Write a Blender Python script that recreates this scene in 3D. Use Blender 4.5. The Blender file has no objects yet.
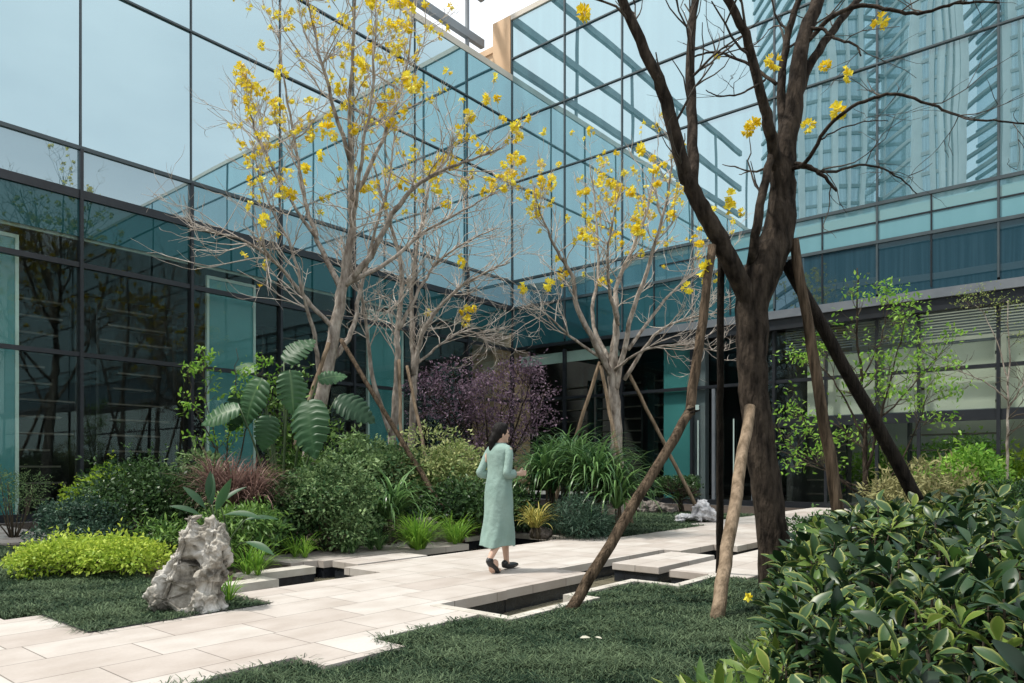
import bpy, math, random
import numpy as np
from mathutils import Vector, noise, Matrix

S = bpy.context.scene
C = S.collection
R = math.radians
rng = np.random.default_rng(7)
random.seed(7)

# ------------------------------------------------------------------ camera
F, EYE, HOR = 723.0, 1.15, 468.0
cd = bpy.data.cameras.new("camera"); cam = bpy.data.objects.new("camera", cd); C.objects.link(cam)
cd.sensor_width = 36.0; cd.lens = F / 1024 * 36.0
cd.shift_y = (HOR - 341.5) / 1024.0
cd.clip_start = 0.05; cd.clip_end = 2000
cam.location = (0, 0, EYE); cam.rotation_euler = (R(90), 0, 0)
S.camera = cam
S.render.resolution_x, S.render.resolution_y = 1024, 683

# ------------------------------------------------------------------ light
SUN_AZ = math.atan2(-0.86, -0.10)      # towards the sun, measured from +Y to +X
SUN_EL = R(61)
w = bpy.data.worlds.new("World"); S.world = w; w.use_nodes = True
nt = w.node_tree; nt.nodes.clear()
out = nt.nodes.new("ShaderNodeOutputWorld"); bg = nt.nodes.new("ShaderNodeBackground")
sky = nt.nodes.new("ShaderNodeTexSky"); sky.sky_type = 'NISHITA'; sky.sun_disc = False
sky.sun_elevation = SUN_EL; sky.sun_rotation = SUN_AZ
sky.air_density = 1.0; sky.dust_density = 4.0; sky.ozone_density = 1.0
tc = nt.nodes.new("ShaderNodeTexCoord"); mp = nt.nodes.new("ShaderNodeMapping")
mp.inputs['Scale'].default_value = (1, 1, 2.2)
nz = nt.nodes.new("ShaderNodeTexNoise"); nz.inputs['Scale'].default_value = 1.6; nz.inputs['Detail'].default_value = 6
cr = nt.nodes.new("ShaderNodeMapRange")
cr.inputs['From Min'].default_value = 0.36; cr.inputs['From Max'].default_value = 0.66
cr.inputs['To Min'].default_value = 0.62; cr.inputs['To Max'].default_value = 0.95
mx = nt.nodes.new("ShaderNodeMix"); mx.data_type = 'RGBA'
mx.inputs[7].default_value = (12.0, 12.5, 12.8, 1)
L = nt.links.new
L(tc.outputs['Generated'], mp.inputs['Vector']); L(mp.outputs['Vector'], nz.inputs['Vector'])
L(nz.outputs['Fac'], cr.inputs['Value']); L(cr.outputs['Result'], mx.inputs[0])
L(sky.outputs['Color'], mx.inputs[6]); L(mx.outputs[2], bg.inputs['Color'])
bg.inputs['Strength'].default_value = 0.12
L(bg.outputs['Background'], out.inputs['Surface'])

sd = bpy.data.lights.new("sun", 'SUN'); sun = bpy.data.objects.new("sun", sd); C.objects.link(sun)
sd.energy = 4.3; sd.angle = R(4); sd.color = (1.0, 0.95, 0.87)
tos = Vector((math.sin(SUN_AZ) * math.cos(SUN_EL), math.cos(SUN_AZ) * math.cos(SUN_EL), math.sin(SUN_EL)))
sun.rotation_euler = tos.to_track_quat('Z', 'Y').to_euler(); sun.location = (0, 0, 60)
S.view_settings.view_transform = 'Standard'; S.view_settings.look = 'None'
S.view_settings.exposure = 0.12; S.view_settings.gamma = 1.0

# ------------------------------------------------------------------ frame helpers
Uv = np.array([601.0, 723.0]) / math.hypot(601, 723)
THETA = math.atan2(Uv[1], Uv[0])                 # the garden's own axes: u along the path, w across to the left
def uw(u, w_, z=0.0):
    return np.array([u * Uv[0] - w_ * Uv[1], u * Uv[1] + w_ * Uv[0], z])
def P(px, py, Y):
    return np.array([(px - 512) / F * Y, Y, EYE + (HOR - py) / F * Y])
def gpt(px, Y, z=0.0):
    return np.array([(px - 512) / F * Y, Y, z])

def tag(o, label=None, cat=None, group=None, kind=None):
    if label: o['label'] = label
    if cat: o['category'] = cat
    if group: o['group'] = group
    if kind: o['kind'] = kind
    return o
def empty(name, loc, label, cat, group=None, rz=0.0):
    o = bpy.data.objects.new(name, None); C.objects.link(o); o.location = tuple(float(v) for v in loc)
    o.rotation_euler.z = rz; o.empty_display_size = 0.2
    return tag(o, label, cat, group)

def anchor(o):
    a = np.zeros(3)
    while o is not None:
        a += np.array(o.location); o = o.parent
    return a
def mesh_obj(name, V, Fa, mat, parent=None, origin=None, smooth=True, attrs=None, rz=0.0, local=False):
    """One mesh object. V in world space unless local; Fa: list of tuples or an int array (n,k)."""
    V = np.asarray(V, dtype=np.float64)
    me = bpy.data.meshes.new(name)
    if not local:
        if parent is not None: V = V - anchor(parent)
        elif origin is not None: V = V - np.asarray(origin, float)
    if isinstance(Fa, np.ndarray):
        k = Fa.shape[1]; n = Fa.shape[0]
        me.vertices.add(len(V)); me.vertices.foreach_set('co', V.astype(np.float32).ravel())
        me.loops.add(n * k); me.loops.foreach_set('vertex_index', Fa.astype(np.int32).ravel())
        me.polygons.add(n); me.polygons.foreach_set('loop_start', np.arange(0, n * k, k, dtype=np.int32))
        try: me.polygons.foreach_set('loop_total', np.full(n, k, dtype=np.int32))
        except Exception: pass
        me.update(calc_edges=True)
    else:
        me.from_pydata([tuple(v) for v in V], [], Fa); me.update()
    me.validate()
    if attrs:
        for an, av in attrs.items():
            if len(av) == len(me.vertices):
                a = me.attributes.new(an, 'FLOAT', 'POINT'); a.data.foreach_set('value', np.asarray(av, np.float32))
    if smooth: me.polygons.foreach_set('use_smooth', np.ones(len(me.polygons), dtype=bool))
    if mat is not None: me.materials.append(mat)
    o = bpy.data.objects.new(name, me); C.objects.link(o)
    if parent is not None: o.parent = parent
    elif origin is not None: o.location = tuple(float(v) for v in origin)
    if rz: o.rotation_euler.z = rz
    return o

class MB:
    def __init__(s): s.v = []; s.f = []
    def add(s, V, Fa):
        b = len(s.v); s.v.extend([tuple(v) for v in V]); s.f.extend([tuple(i + b for i in f) for f in Fa])
    def box(s, x0, x1, y0, y1, z0, z1):
        V = [(x0,y0,z0),(x1,y0,z0),(x1,y1,z0),(x0,y1,z0),(x0,y0,z1),(x1,y0,z1),(x1,y1,z1),(x0,y1,z1)]
        s.add(V, [(0,3,2,1),(4,5,6,7),(0,1,5,4),(1,2,6,5),(2,3,7,6),(3,0,4,7)])
    def tube(s, path, rad, n=6, cap=True, jit=0.0):
        path = np.asarray(path, float); m = len(path)
        rad = np.broadcast_to(np.asarray(rad, float), (m,))
        T = np.gradient(path, axis=0); T /= np.linalg.norm(T, axis=1)[:, None] + 1e-9
        a = np.array([0., 0, 1]) if abs(T[0][2]) < 0.9 else np.array([1., 0, 0])
        x = np.cross(T[0], a); x /= np.linalg.norm(x)
        b = len(s.v); ang = np.arange(n) * 2 * math.pi / n; ca, sa = np.cos(ang), np.sin(ang)
        for i in range(m):
            x = x - T[i] * np.dot(x, T[i]); x /= np.linalg.norm(x) + 1e-9
            y = np.cross(T[i], x)
            r = rad[i] * (1 + jit * (np.random.rand(n) - .5)) if jit else np.full(n, rad[i])
            ring = path[i] + (r * ca)[:, None] * x + (r * sa)[:, None] * y
            s.v.extend(map(tuple, ring))
        for i in range(m - 1):
            for j in range(n):
                k = (j + 1) % n
                s.f.append((b + i*n + j, b + i*n + k, b + (i+1)*n + k, b + (i+1)*n + j))
        if cap:
            s.f.append(tuple(b + j for j in reversed(range(n)))); s.f.append(tuple(b + (m-1)*n + j for j in range(n)))
    def ell(s, c, r, n=10, m=7, rot=None):
        V = []; c = np.asarray(c, float)
        for i in range(m + 1):
            t = math.pi * i / m
            for j in range(n):
                p = 2 * math.pi * j / n
                q = np.array([r[0]*math.sin(t)*math.cos(p), r[1]*math.sin(t)*math.sin(p), r[2]*math.cos(t)])
                if rot is not None: q = np.array(rot @ Vector(q))
                V.append(c + q)
        Fa = [(i*n+j, (i+1)*n+j, (i+1)*n+(j+1)%n, i*n+(j+1)%n) for i in range(m) for j in range(n)]
        s.add(V, Fa)
    def build(s, name, mat, parent=None, origin=None, smooth=False, **k):
        return mesh_obj(name, s.v, s.f, mat, parent, origin, smooth, **k)

def remeshed(mb, voxel, smooth_it=2):
    me = bpy.data.meshes.new("tmp"); me.from_pydata(mb.v, [], mb.f); me.update()
    o = bpy.data.objects.new("tmp", me); C.objects.link(o)
    m = o.modifiers.new("r", 'REMESH'); m.mode = 'VOXEL'; m.voxel_size = voxel
    if smooth_it:
        sm = o.modifiers.new("s", 'SMOOTH'); sm.iterations = smooth_it; sm.factor = 0.5
    dg = bpy.context.evaluated_depsgraph_get(); ev = o.evaluated_get(dg)
    m2 = bpy.data.meshes.new_from_object(ev)
    V = np.array([v.co[:] for v in m2.vertices]); N = np.array([v.normal[:] for v in m2.vertices])
    Fa = [tuple(p.vertices) for p in m2.polygons]
    bpy.data.objects.remove(o); bpy.data.meshes.remove(me); bpy.data.meshes.remove(m2)
    return V, N, Fa

# ------------------------------------------------------------------ materials
def newmat(name):
    m = bpy.data.materials.new(name); m.use_nodes = True
    n = m.node_tree; n.nodes.clear()
    o = n.nodes.new("ShaderNodeOutputMaterial")
    return m, n, o
def rgba(c): return (c[0], c[1], c[2], 1)
def noisy(name, c1, c2, scale=5.0, rough=0.6, bump=0.0, bscale=None, detail=5, metal=0.0, spec=0.5, stretch=None, coat=0.0):
    m, n, o = newmat(name); l = n.links.new
    p = n.nodes.new("ShaderNodeBsdfPrincipled"); l(p.outputs[0], o.inputs[0])
    t = n.nodes.new("ShaderNodeTexCoord"); mpp = n.nodes.new("ShaderNodeMapping"); l(t.outputs['Object'], mpp.inputs[0])
    if stretch: mpp.inputs['Scale'].default_value = stretch
    z = n.nodes.new("ShaderNodeTexNoise"); z.inputs['Scale'].default_value = scale; z.inputs['Detail'].default_value = detail
    l(mpp.outputs[0], z.inputs['Vector'])
    r = n.nodes.new("ShaderNodeValToRGB"); r.color_ramp.elements[0].position = .32; r.color_ramp.elements[1].position = .68
    r.color_ramp.elements[0].color = rgba(c1); r.color_ramp.elements[1].color = rgba(c2)
    l(z.outputs['Fac'], r.inputs[0]); l(r.outputs[0], p.inputs['Base Color'])
    p.inputs['Roughness'].default_value = rough; p.inputs['Metallic'].default_value = metal
    p.inputs['Specular IOR Level'].default_value = spec
    if bump:
        z2 = n.nodes.new("ShaderNodeTexNoise"); z2.inputs['Scale'].default_value = bscale or scale * 4; z2.inputs['Detail'].default_value = 6
        l(mpp.outputs[0], z2.inputs['Vector'])
        b = n.nodes.new("ShaderNodeBump"); b.inputs['Strength'].default_value = bump; b.inputs['Distance'].default_value = 0.05
        l(z2.outputs['Fac'], b.inputs['Height']); l(b.outputs[0], p.inputs['Normal'])
    return m
def leafmat(name, dark, light, rough=0.45, trans=0.25, edge=None, spec=0.22, elo=0.62):
    """foliage colour varies from leaf to leaf (attribute rnd); optional margin colour (attribute edge)"""
    m, n, o = newmat(name); l = n.links.new
    a = n.nodes.new("ShaderNodeAttribute"); a.attribute_name = 'rnd'
    r = n.nodes.new("ShaderNodeMix"); r.data_type = 'RGBA'; r.inputs[6].default_value = rgba(dark); r.inputs[7].default_value = rgba(light)
    l(a.outputs['Fac'], r.inputs[0]); col = r.outputs[2]
    if edge:
        e = n.nodes.new("ShaderNodeAttribute"); e.attribute_name = 'edge'
        g = n.nodes.new("ShaderNodeMapRange"); g.inputs['From Min'].default_value = elo; g.inputs['From Max'].default_value = 1.0
        l(e.outputs['Fac'], g.inputs['Value'])
        # only some of the leaves carry the pale margin
        q = n.nodes.new("ShaderNodeMapRange"); q.inputs['From Min'].default_value = 0.45; q.inputs['From Max'].default_value = 1.0
        l(a.outputs['Fac'], q.inputs['Value'])
        mu = n.nodes.new("ShaderNodeMath"); mu.operation = 'MULTIPLY'; l(g.outputs[0], mu.inputs[0]); l(q.outputs[0], mu.inputs[1])
        r2 = n.nodes.new("ShaderNodeMix"); r2.data_type = 'RGBA'; r2.inputs[7].default_value = rgba(edge)
        l(mu.outputs[0], r2.inputs[0]); l(col, r2.inputs[6]); col = r2.outputs[2]
    p = n.nodes.new("ShaderNodeBsdfPrincipled"); l(col, p.inputs['Base Color']); p.inputs['Roughness'].default_value = rough
    p.inputs['Specular IOR Level'].default_value = spec
    t = n.nodes.new("ShaderNodeBsdfTranslucent"); l(col, t.inputs[0])
    s = n.nodes.new("ShaderNodeMixShader"); s.inputs[0].default_value = trans
    l(p.outputs[0], s.inputs[1]); l(t.outputs[0], s.inputs[2]); l(s.outputs[0], o.inputs[0])
    return m
def wavy(n, t_out, amount, scale):
    l = n.links.new
    z = n.nodes.new("ShaderNodeTexNoise"); z.inputs['Scale'].default_value = scale; z.inputs['Detail'].default_value = 1.0
    l(t_out, z.inputs['Vector'])
    b = n.nodes.new("ShaderNodeBump"); b.inputs['Strength'].default_value = amount; b.inputs['Distance'].default_value = 0.05
    l(z.outputs['Fac'], b.inputs['Height'])
    return b.outputs[0]
def coated_glass(name, body, refl, f0=0.4, f1=0.9, wave=0.05, stripes=None):
    """reflective glazing with a backing panel close behind it"""
    m, n, o = newmat(name); l = n.links.new
    t = n.nodes.new("ShaderNodeTexCoord")
    d = n.nodes.new("ShaderNodeBsdfDiffuse"); g = n.nodes.new("ShaderNodeBsdfGlossy")
    g.inputs['Color'].default_value = rgba(refl); g.inputs['Roughness'].default_value = 0.0
    if stripes:
        mpp = n.nodes.new("ShaderNodeMapping"); mpp.inputs['Scale'].default_value = (3.2, 3.2, 0.06)
        l(t.outputs['Object'], mpp.inputs[0])
        z = n.nodes.new("ShaderNodeTexNoise"); z.inputs['Scale'].default_value = 1.0; z.inputs['Detail'].default_value = 2
        l(mpp.outputs[0], z.inputs['Vector'])
        r = n.nodes.new("ShaderNodeValToRGB"); r.color_ramp.elements[0].position = .4; r.color_ramp.elements[1].position = .62
        r.color_ramp.elements[0].color = rgba(body); r.color_ramp.elements[1].color = rgba(stripes)
        l(z.outputs['Fac'], r.inputs[0]); l(r.outputs[0], d.inputs['Color'])
    else: d.inputs['Color'].default_value = rgba(body)
    if wave: l(wavy(n, t.outputs['Object'], wave, 0.5), g.inputs['Normal'])
    lw = n.nodes.new("ShaderNodeFresnel"); lw.inputs['IOR'].default_value = 1.5
    mr = n.nodes.new("ShaderNodeMapRange"); mr.inputs['From Min'].default_value = 0.04; mr.inputs['From Max'].default_value = 0.6
    mr.inputs['To Min'].default_value = f0; mr.inputs['To Max'].default_value = f1; l(lw.outputs[0], mr.inputs['Value'])
    s = n.nodes.new("ShaderNodeMixShader"); l(mr.outputs[0], s.inputs[0]); l(d.outputs[0], s.inputs[1]); l(g.outputs[0], s.inputs[2])
    l(s.outputs[0], o.inputs[0]); return m
def clear_glass(name, tint, f0=0.06, f1=0.7, refl=(.85, 1, 1)):
    m, n, o = newmat(name); l = n.links.new
    t = n.nodes.new("ShaderNodeBsdfTransparent"); t.inputs[0].default_value = rgba(tint)
    g = n.nodes.new("ShaderNodeBsdfGlossy"); g.inputs['Color'].default_value = rgba(refl); g.inputs['Roughness'].default_value = 0.0
    tcx = n.nodes.new("ShaderNodeTexCoord"); l(wavy(n, tcx.outputs['Object'], 0.03, 0.6), g.inputs['Normal'])
    lw = n.nodes.new("ShaderNodeFresnel"); lw.inputs['IOR'].default_value = 1.5
    mr = n.nodes.new("ShaderNodeMapRange"); mr.inputs['From Min'].default_value = 0.04; mr.inputs['From Max'].default_value = 0.6
    mr.inputs['To Min'].default_value = f0; mr.inputs['To Max'].default_value = f1; l(lw.outputs[0], mr.inputs['Value'])
    s = n.nodes.new("ShaderNodeMixShader"); l(mr.outputs[0], s.inputs[0]); l(t.outputs[0], s.inputs[1]); l(g.outputs[0], s.inputs[2])
    l(s.outputs[0], o.inputs[0]); return m
def paving_mat():
    m, n, o = newmat("cream_stone_paving"); l = n.links.new
    p = n.nodes.new("ShaderNodeBsdfPrincipled"); l(p.outputs[0], o.inputs[0])
    t = n.nodes.new("ShaderNodeTexCoord")
    b = n.nodes.new("ShaderNodeTexBrick"); l(t.outputs['Object'], b.inputs['Vector'])
    b.offset = 0.37; b.squash = 0.72; b.squash_frequency = 3
    b.inputs['Scale'].default_value = 1.0; b.inputs['Brick Width'].default_value = 0.78; b.inputs['Row Height'].default_value = 0.45
    b.inputs['Mortar Size'].default_value = 0.005; b.inputs['Mortar Smooth'].default_value = 0.4; b.inputs['Bias'].default_value = -0.1
    b.inputs['Color1'].default_value = (.52, .485, .45, 1); b.inputs['Color2'].default_value = (.41, .36, .325, 1); b.inputs['Mortar'].default_value = (.17, .15, .13, 1)
    z = n.nodes.new("ShaderNodeTexNoise"); z.inputs['Scale'].default_value = 2.2; z.inputs['Detail'].default_value = 8
    mpp = n.nodes.new("ShaderNodeMapping"); mpp.inputs['Scale'].default_value = (1.0, 1.5, 1); l(t.outputs['Object'], mpp.inputs[0]); l(mpp.outputs[0], z.inputs['Vector'])
    r = n.nodes.new("ShaderNodeValToRGB"); r.color_ramp.elements[0].position = .3; r.color_ramp.elements[1].position = .62
    r.color_ramp.elements[0].color = (.80, .77, .745, 1); r.color_ramp.elements[1].color = (1, 1, 1, 1)
    l(z.outputs['Fac'], r.inputs[0])
    x = n.nodes.new("ShaderNodeMix"); x.data_type = 'RGBA'; x.blend_type = 'MULTIPLY'; x.inputs[0].default_value = 1
    l(b.outputs['Color'], x.inputs[6]); l(r.outputs[0], x.inputs[7])
    z2 = n.nodes.new("ShaderNodeTexNoise"); z2.inputs['Scale'].default_value = 45; z2.inputs['Detail'].default_value = 4; l(t.outputs['Object'], z2.inputs['Vector'])
    r3 = n.nodes.new("ShaderNodeMapRange"); r3.inputs['To Min'].default_value = .9; r3.inputs['To Max'].default_value = 1.08; l(z2.outputs['Fac'], r3.inputs['Value'])
    x2 = n.nodes.new("ShaderNodeMix"); x2.data_type = 'RGBA'; x2.blend_type = 'MULTIPLY'; x2.inputs[0].default_value = 1
    l(x.outputs[2], x2.inputs[6]); l(r3.outputs[0], x2.inputs[7]); l(x2.outputs[2], p.inputs['Base Color'])
    p.inputs['Roughness'].default_value = .62
    bu = n.nodes.new("ShaderNodeBump"); bu.inputs['Strength'].default_value = .25; bu.inputs['Distance'].default_value = .004
    l(b.outputs['Fac'], bu.inputs['Height']); bu.invert = True; l(bu.outputs[0], p.inputs['Normal'])
    return m

M = {}
M['paving'] = paving_mat()
M['coping'] = noisy("coping_stone", (.40, .37, .32), (.54, .51, .46), 6, .6, .05)
M['darkwall'] = noisy("dark_pond_tile", (.010, .012, .016), (.022, .026, .032), 9, .25)
M['soil'] = noisy("soil_mulch", (.018, .012, .008), (.06, .04, .027), 14, .9, .6, 40)
M['turf'] = noisy("turf_soil", (.010, .018, .012), (.02, .035, .024), 20, .9, .4, 60)
M['ground'] = noisy("ground_earth", (.06, .055, .05), (.10, .095, .085), 2, .9)
M['mullion'] = noisy("dark_metal", (.018, .021, .026), (.026, .030, .036), 3, .35, metal=.3)
M['mullion_up'] = noisy("blue_grey_metal", (.045, .065, .075), (.06, .085, .095), 3, .4)
M['fascia'] = noisy("grey_metal_fascia", (.13, .15, .17), (.17, .19, .21), 2, .45, metal=.2)
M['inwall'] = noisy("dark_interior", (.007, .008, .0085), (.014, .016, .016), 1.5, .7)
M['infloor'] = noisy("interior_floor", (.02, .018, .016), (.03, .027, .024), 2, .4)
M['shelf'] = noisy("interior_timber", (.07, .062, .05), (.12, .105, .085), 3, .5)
M['tealpanel'] = noisy("teal_partition", (.05, .185, .195), (.065, .235, .245), .6, .25)
M['paleframe'] = noisy("pale_frame", (.40, .52, .48), (.48, .60, .56), 2, .4)
M['blind'] = noisy("roller_blind_fabric", (.80, .83, .74), (.86, .88, .80), 1.2, .8)
_n = M['blind'].node_tree; _p = [q for q in _n.nodes if q.type == 'BSDF_PRINCIPLED'][0]; _t = _n.nodes.new('ShaderNodeBsdfTranslucent'); _t.inputs[0].default_value = (.85, .88, .80, 1)
_m = _n.nodes.new('ShaderNodeMixShader'); _m.inputs[0].default_value = .62; _n.links.new(_p.outputs[0], _m.inputs[1]); _n.links.new(_t.outputs[0], _m.inputs[2]); _n.links.new(_m.outputs[0], [q for q in _n.nodes if q.type == 'OUTPUT_MATERIAL'][0].inputs[0])
M['beige'] = noisy("beige_stone_cladding", (.60, .40, .24), (.68, .47, .29), 1.2, .7)
M['steel'] = noisy("painted_steel_beam", (.16, .18, .20), (.22, .25, .27), 1, .5)
M['whitesteel'] = noisy("pale_steel_edge", (.55, .50, .42), (.66, .61, .52), 1, .5)
M['glass_up'] = coated_glass("reflective_glass", (.045, .17, .215), (.74, .91, .95), .55, .95, .05)
M['glass_upr'] = coated_glass("reflective_glass_curtained", (.06, .175, .21), (.70, .86, .90), .52, .92, .07, stripes=(.10, .24, .28))
M['glass_mid'] = coated_glass("spandrel_glass", (.17, .355, .40), (.8, .95, 1), .16, .7, .03)
M['glass_midl'] = coated_glass("spandrel_glass_grey", (.06, .16, .20), (.8, .95, 1), .32, .8, .04)
M['glass_blue'] = coated_glass("dark_blue_glass", (.014, .046, .066), (.7, .9, 1), .14, .6, .03)
M['glass_teal'] = coated_glass("dark_teal_glass", (.008, .060, .066), (.6, .85, .9), .07, .30, .03)
M['glass_gt'] = coated_glass("grey_teal_glass", (.022, .085, .10), (.7, .9, .95), .14, .5, .03)
M['glass'] = clear_glass("clear_glass", (.95, .98, .96), .025, .13, (.6, .75, .75))
M['rock'] = None
M['bark_dark'] = noisy("dark_bark", (.013, .010, .008), (.066, .051, .039), 16, .95, 1.0, 22, stretch=(1, 1, .3), spec=.15)
M['bark_pale'] = noisy("pale_bark", (.15, .122, .10), (.45, .40, .35), 11, .9, .8, 20, stretch=(1, 1, .4), spec=.15)
M['twig'] = noisy("twig_bark", (.30, .25, .21), (.66, .60, .54), 5, .9, spec=.1)
M['twig_dark'] = noisy("dark_twig_bark", (.03, .024, .02), (.08, .065, .05), 6, .9)
M['pole_brown'] = noisy("weathered_pole", (.035, .025, .016), (.16, .115, .078), 9, .9, .9, 22, stretch=(3, 3, .3), spec=.15)
M['pole_pale'] = noisy("pale_timber_post", (.13, .095, .062), (.31, .235, .165), 7, .9, .45, 16, stretch=(2.5, 2.5, .3), spec=.15)
M['pole_dark'] = noisy("dark_pole", (.010, .008, .007), (.035, .028, .022), 8, .9, .8, 22, stretch=(3, 3, .3), spec=.15)
M['flower'] = leafmat("yellow_petals", (.78, .56, .006), (.94, .86, .10), .5, .35)
M['stem'] = noisy("woody_stem", (.035, .028, .018), (.09, .07, .045), 8, .9)
M['gstem'] = noisy("green_stem", (.03, .06, .02), (.06, .10, .035), 8, .6)

# ------------------------------------------------------------------ leaf builders
def template(nseg=3, width=.3, fold=.12, curl=.15, tip=1.0, base=.25, peak=.5):
    """leaf of length 1 along +y; returns verts, quads, edge attribute"""
    V = []; E = []
    for i in range(nseg + 1):
        s = i / nseg
        wd = width * .5 * (math.sin(math.pi * min(1, max(0, s)) ** (math.log(.5) / math.log(peak))) ** .8 if 0 < s < 1 else 0)
        if i == 0: wd = width * .5 * base * .3
        if i == nseg: wd = width * .04 * tip
        z = -curl * s * s
        V += [(-wd, s, z + fold * wd), (0, s, z), (wd, s, z + fold * wd)]; E += [1, 0, 1]
    Fa = []
    for i in range(nseg):
        a = i * 3
        Fa += [(a, a+1, a+4, a+3), (a+1, a+2, a+5, a+4)]
    return np.array(V), np.array(Fa), np.array(E, float)
def unit(a): return a / (np.linalg.norm(a, axis=-1, keepdims=True) + 1e-9)
def rdir(n): return unit(rng.normal(size=(n, 3)))
def scatter(T, pos, d, nrm, sc, rnd=None):
    tv, tf, te = T; n = len(pos); k = len(tv)
    y = unit(np.asarray(d, float)); x = unit(np.cross(y, nrm)); z = np.cross(x, y)
    sc = np.broadcast_to(np.asarray(sc, float), (n,))
    V = pos[:, None, :] + sc[:, None, None] * (tv[None, :, 0:1] * x[:, None] + tv[None, :, 1:2] * y[:, None] + tv[None, :, 2:3] * z[:, None])
    Fa = (tf[None] + (np.arange(n) * k)[:, None, None]).reshape(-1, tf.shape[1])
    if rnd is None: rnd = rng.random(n)
    return V.reshape(-1, 3), Fa, {'rnd': np.repeat(rnd, k), 'edge': np.tile(te, n)}
T_SMALL = template(1, .5, .2, .1); 
T_SMALL = (np.array([(0,0,0),(-.24,.45,.05),(0,1,-.1),(.24,.45,.05)]), np.array([(0,1,2,3)]), np.array([0,1,1,1.]))
T_OVAL = template(3, .46, .25, .18, peak=.5)
T_LANCE = template(3, .26, .25, .25, peak=.42)
T_OBOV = template(6, .40, .42, .30, tip=2.5, base=.35, peak=.64)
T_STRAP = template(7, .055, .3, .0)

def noise_lump(p, sc):  return noise.noise(Vector(p) * sc)

def shrub(name, label, cat, base, rx, ry, h, leaf, n, mat, T=T_SMALL, lumps=14, group=None, zlo=.08, upw=.5, stemmat=None, flat=.55, lumpr=.42, seed=0):
    """a bush: stems from the ground to leaf clumps; leaves thick round the clumps, gaps between"""
    r = np.random.default_rng(seed + 11)
    base = np.asarray(base, float)
    root = empty(name, base, label, cat, group)
    cs = []
    for i in range(lumps):
        a = 2 * math.pi * (i * .618 + r.random() * .2); q = math.sqrt((i + .5) / lumps)
        zz = h * (zlo + (1 - zlo) * (0.25 + .6 * math.sqrt(max(0, 1 - q * q))) * (.75 + .4 * r.random()))
        if r.random() < .3: zz *= .6
        cs.append((base[0] + rx * .8 * q * math.cos(a), base[1] + ry * .8 * q * math.sin(a), base[2] + zz * .85))
    cs = np.array(cs)
    lr = lumpr * min(h, (rx + ry) * .75)
    per = n // lumps; pos = []; dirs = []; tone = []
    for c in cs:
        d = unit(r.normal(size=(per, 3)) + np.array([0, 0, .25])); rad = lr * (.45 + .65 * r.random(per) ** .6) * (.8 + .4 * r.random())
        pp = c + d * rad[:, None] * np.array([1.15, 1.15, flat * 1.35])
        pp[:, 2] = np.maximum(pp[:, 2], base[2] + .02)
        pos.append(pp); dirs.append(d); tone.append(np.clip(r.random(per)**1.3*.85 + r.normal()*.16 + .05, 0, 1.2))
        for _s in range(2):
            sd0 = unit(r.normal(size=3) + np.array([0, 0, .9])); m0 = max(4, per // 60); tt = np.linspace(.9, 1.55, m0)[:, None]
            pos.append(c + sd0*lr*tt + r.normal(size=(m0, 3))*leaf*.35); dirs.append(unit(np.tile(sd0, (m0, 1)) + r.normal(size=(m0, 3))*.7)); tone.append(.6 + .5*r.random(m0))
    pos = np.concatenate(pos); dirs = np.concatenate(dirs)
    nr = unit(dirs * .6 + np.array([0, 0, upw]) + r.normal(size=pos.shape) * .45)
    ld = unit(dirs + r.normal(size=pos.shape) * .7)
    V, Fa, at = scatter(T, pos, ld, nr, leaf * (.6 + .8 * r.random(len(pos))), np.concatenate(tone))
    mesh_obj("foliage", V, Fa, mat, root, attrs=at, smooth=True)
    mb = MB()
    for c in cs:
        b0 = base + np.array([(c[0]-base[0]) * .15, (c[1]-base[1]) * .15, 0])
        mid = (b0 + c) / 2 + np.array([0, 0, -.08 * h]) + r.normal(size=3) * .03
        mb.tube([b0, mid, c], [.014, .010, .005], 5)
    mb.build("stems", stemmat or M['stem'], root, smooth=True)
    return root

def blades(base, n, length, width, droop, spread=1.0, up=1.0, segs=6, r=None, crown=.04, vary=.35, zmin=0.01):
    """arching strap leaves from one crown; returns verts, quads, attrs"""
    r = r or rng
    V = []; Fa = []; A = []
    for i in range(n):
        az = r.random() * 2 * math.pi; Ln = length * (1 - vary + 2 * vary * r.random())
        el = math.radians(35 + 55 * r.random() ** .8) * up / spread
        el = min(el, 1.53)
        hd = np.array([math.cos(az), math.sin(az), 0]); sd_ = np.array([-math.sin(az), math.cos(az), 0])
        p = base + hd * crown * r.random() + np.array([0, 0, .01]); a = el; st = Ln / segs
        dr = droop * (.6 + .8 * r.random()); b = len(V) ; tw = (r.random() - .5) * .5
        for k in range(segs + 1):
            s = k / segs; wd = width * .5 * (1 - s ** 3) * (.55 + .9 * min(1, s * 3) * .5) + .0006
            sv = sd_ * math.cos(tw) + np.array([0, 0, 1]) * math.sin(tw)
            q = p.copy(); q[2] = max(q[2], zmin)
            V.append(q - sv * wd); V.append(q + sv * wd)
            p = p + (hd * math.cos(a) + np.array([0, 0, 1]) * math.sin(a)) * st
            a -= dr / segs * (0.5 + s * 1.2)
        rr = r.random(); A += [rr] * (2 * (segs + 1))
        for k in range(segs): Fa.append((b + 2*k, b + 2*k + 1, b + 2*k + 3, b + 2*k + 2))
    return np.array(V), np.array(Fa), {'rnd': np.array(A)}
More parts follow.
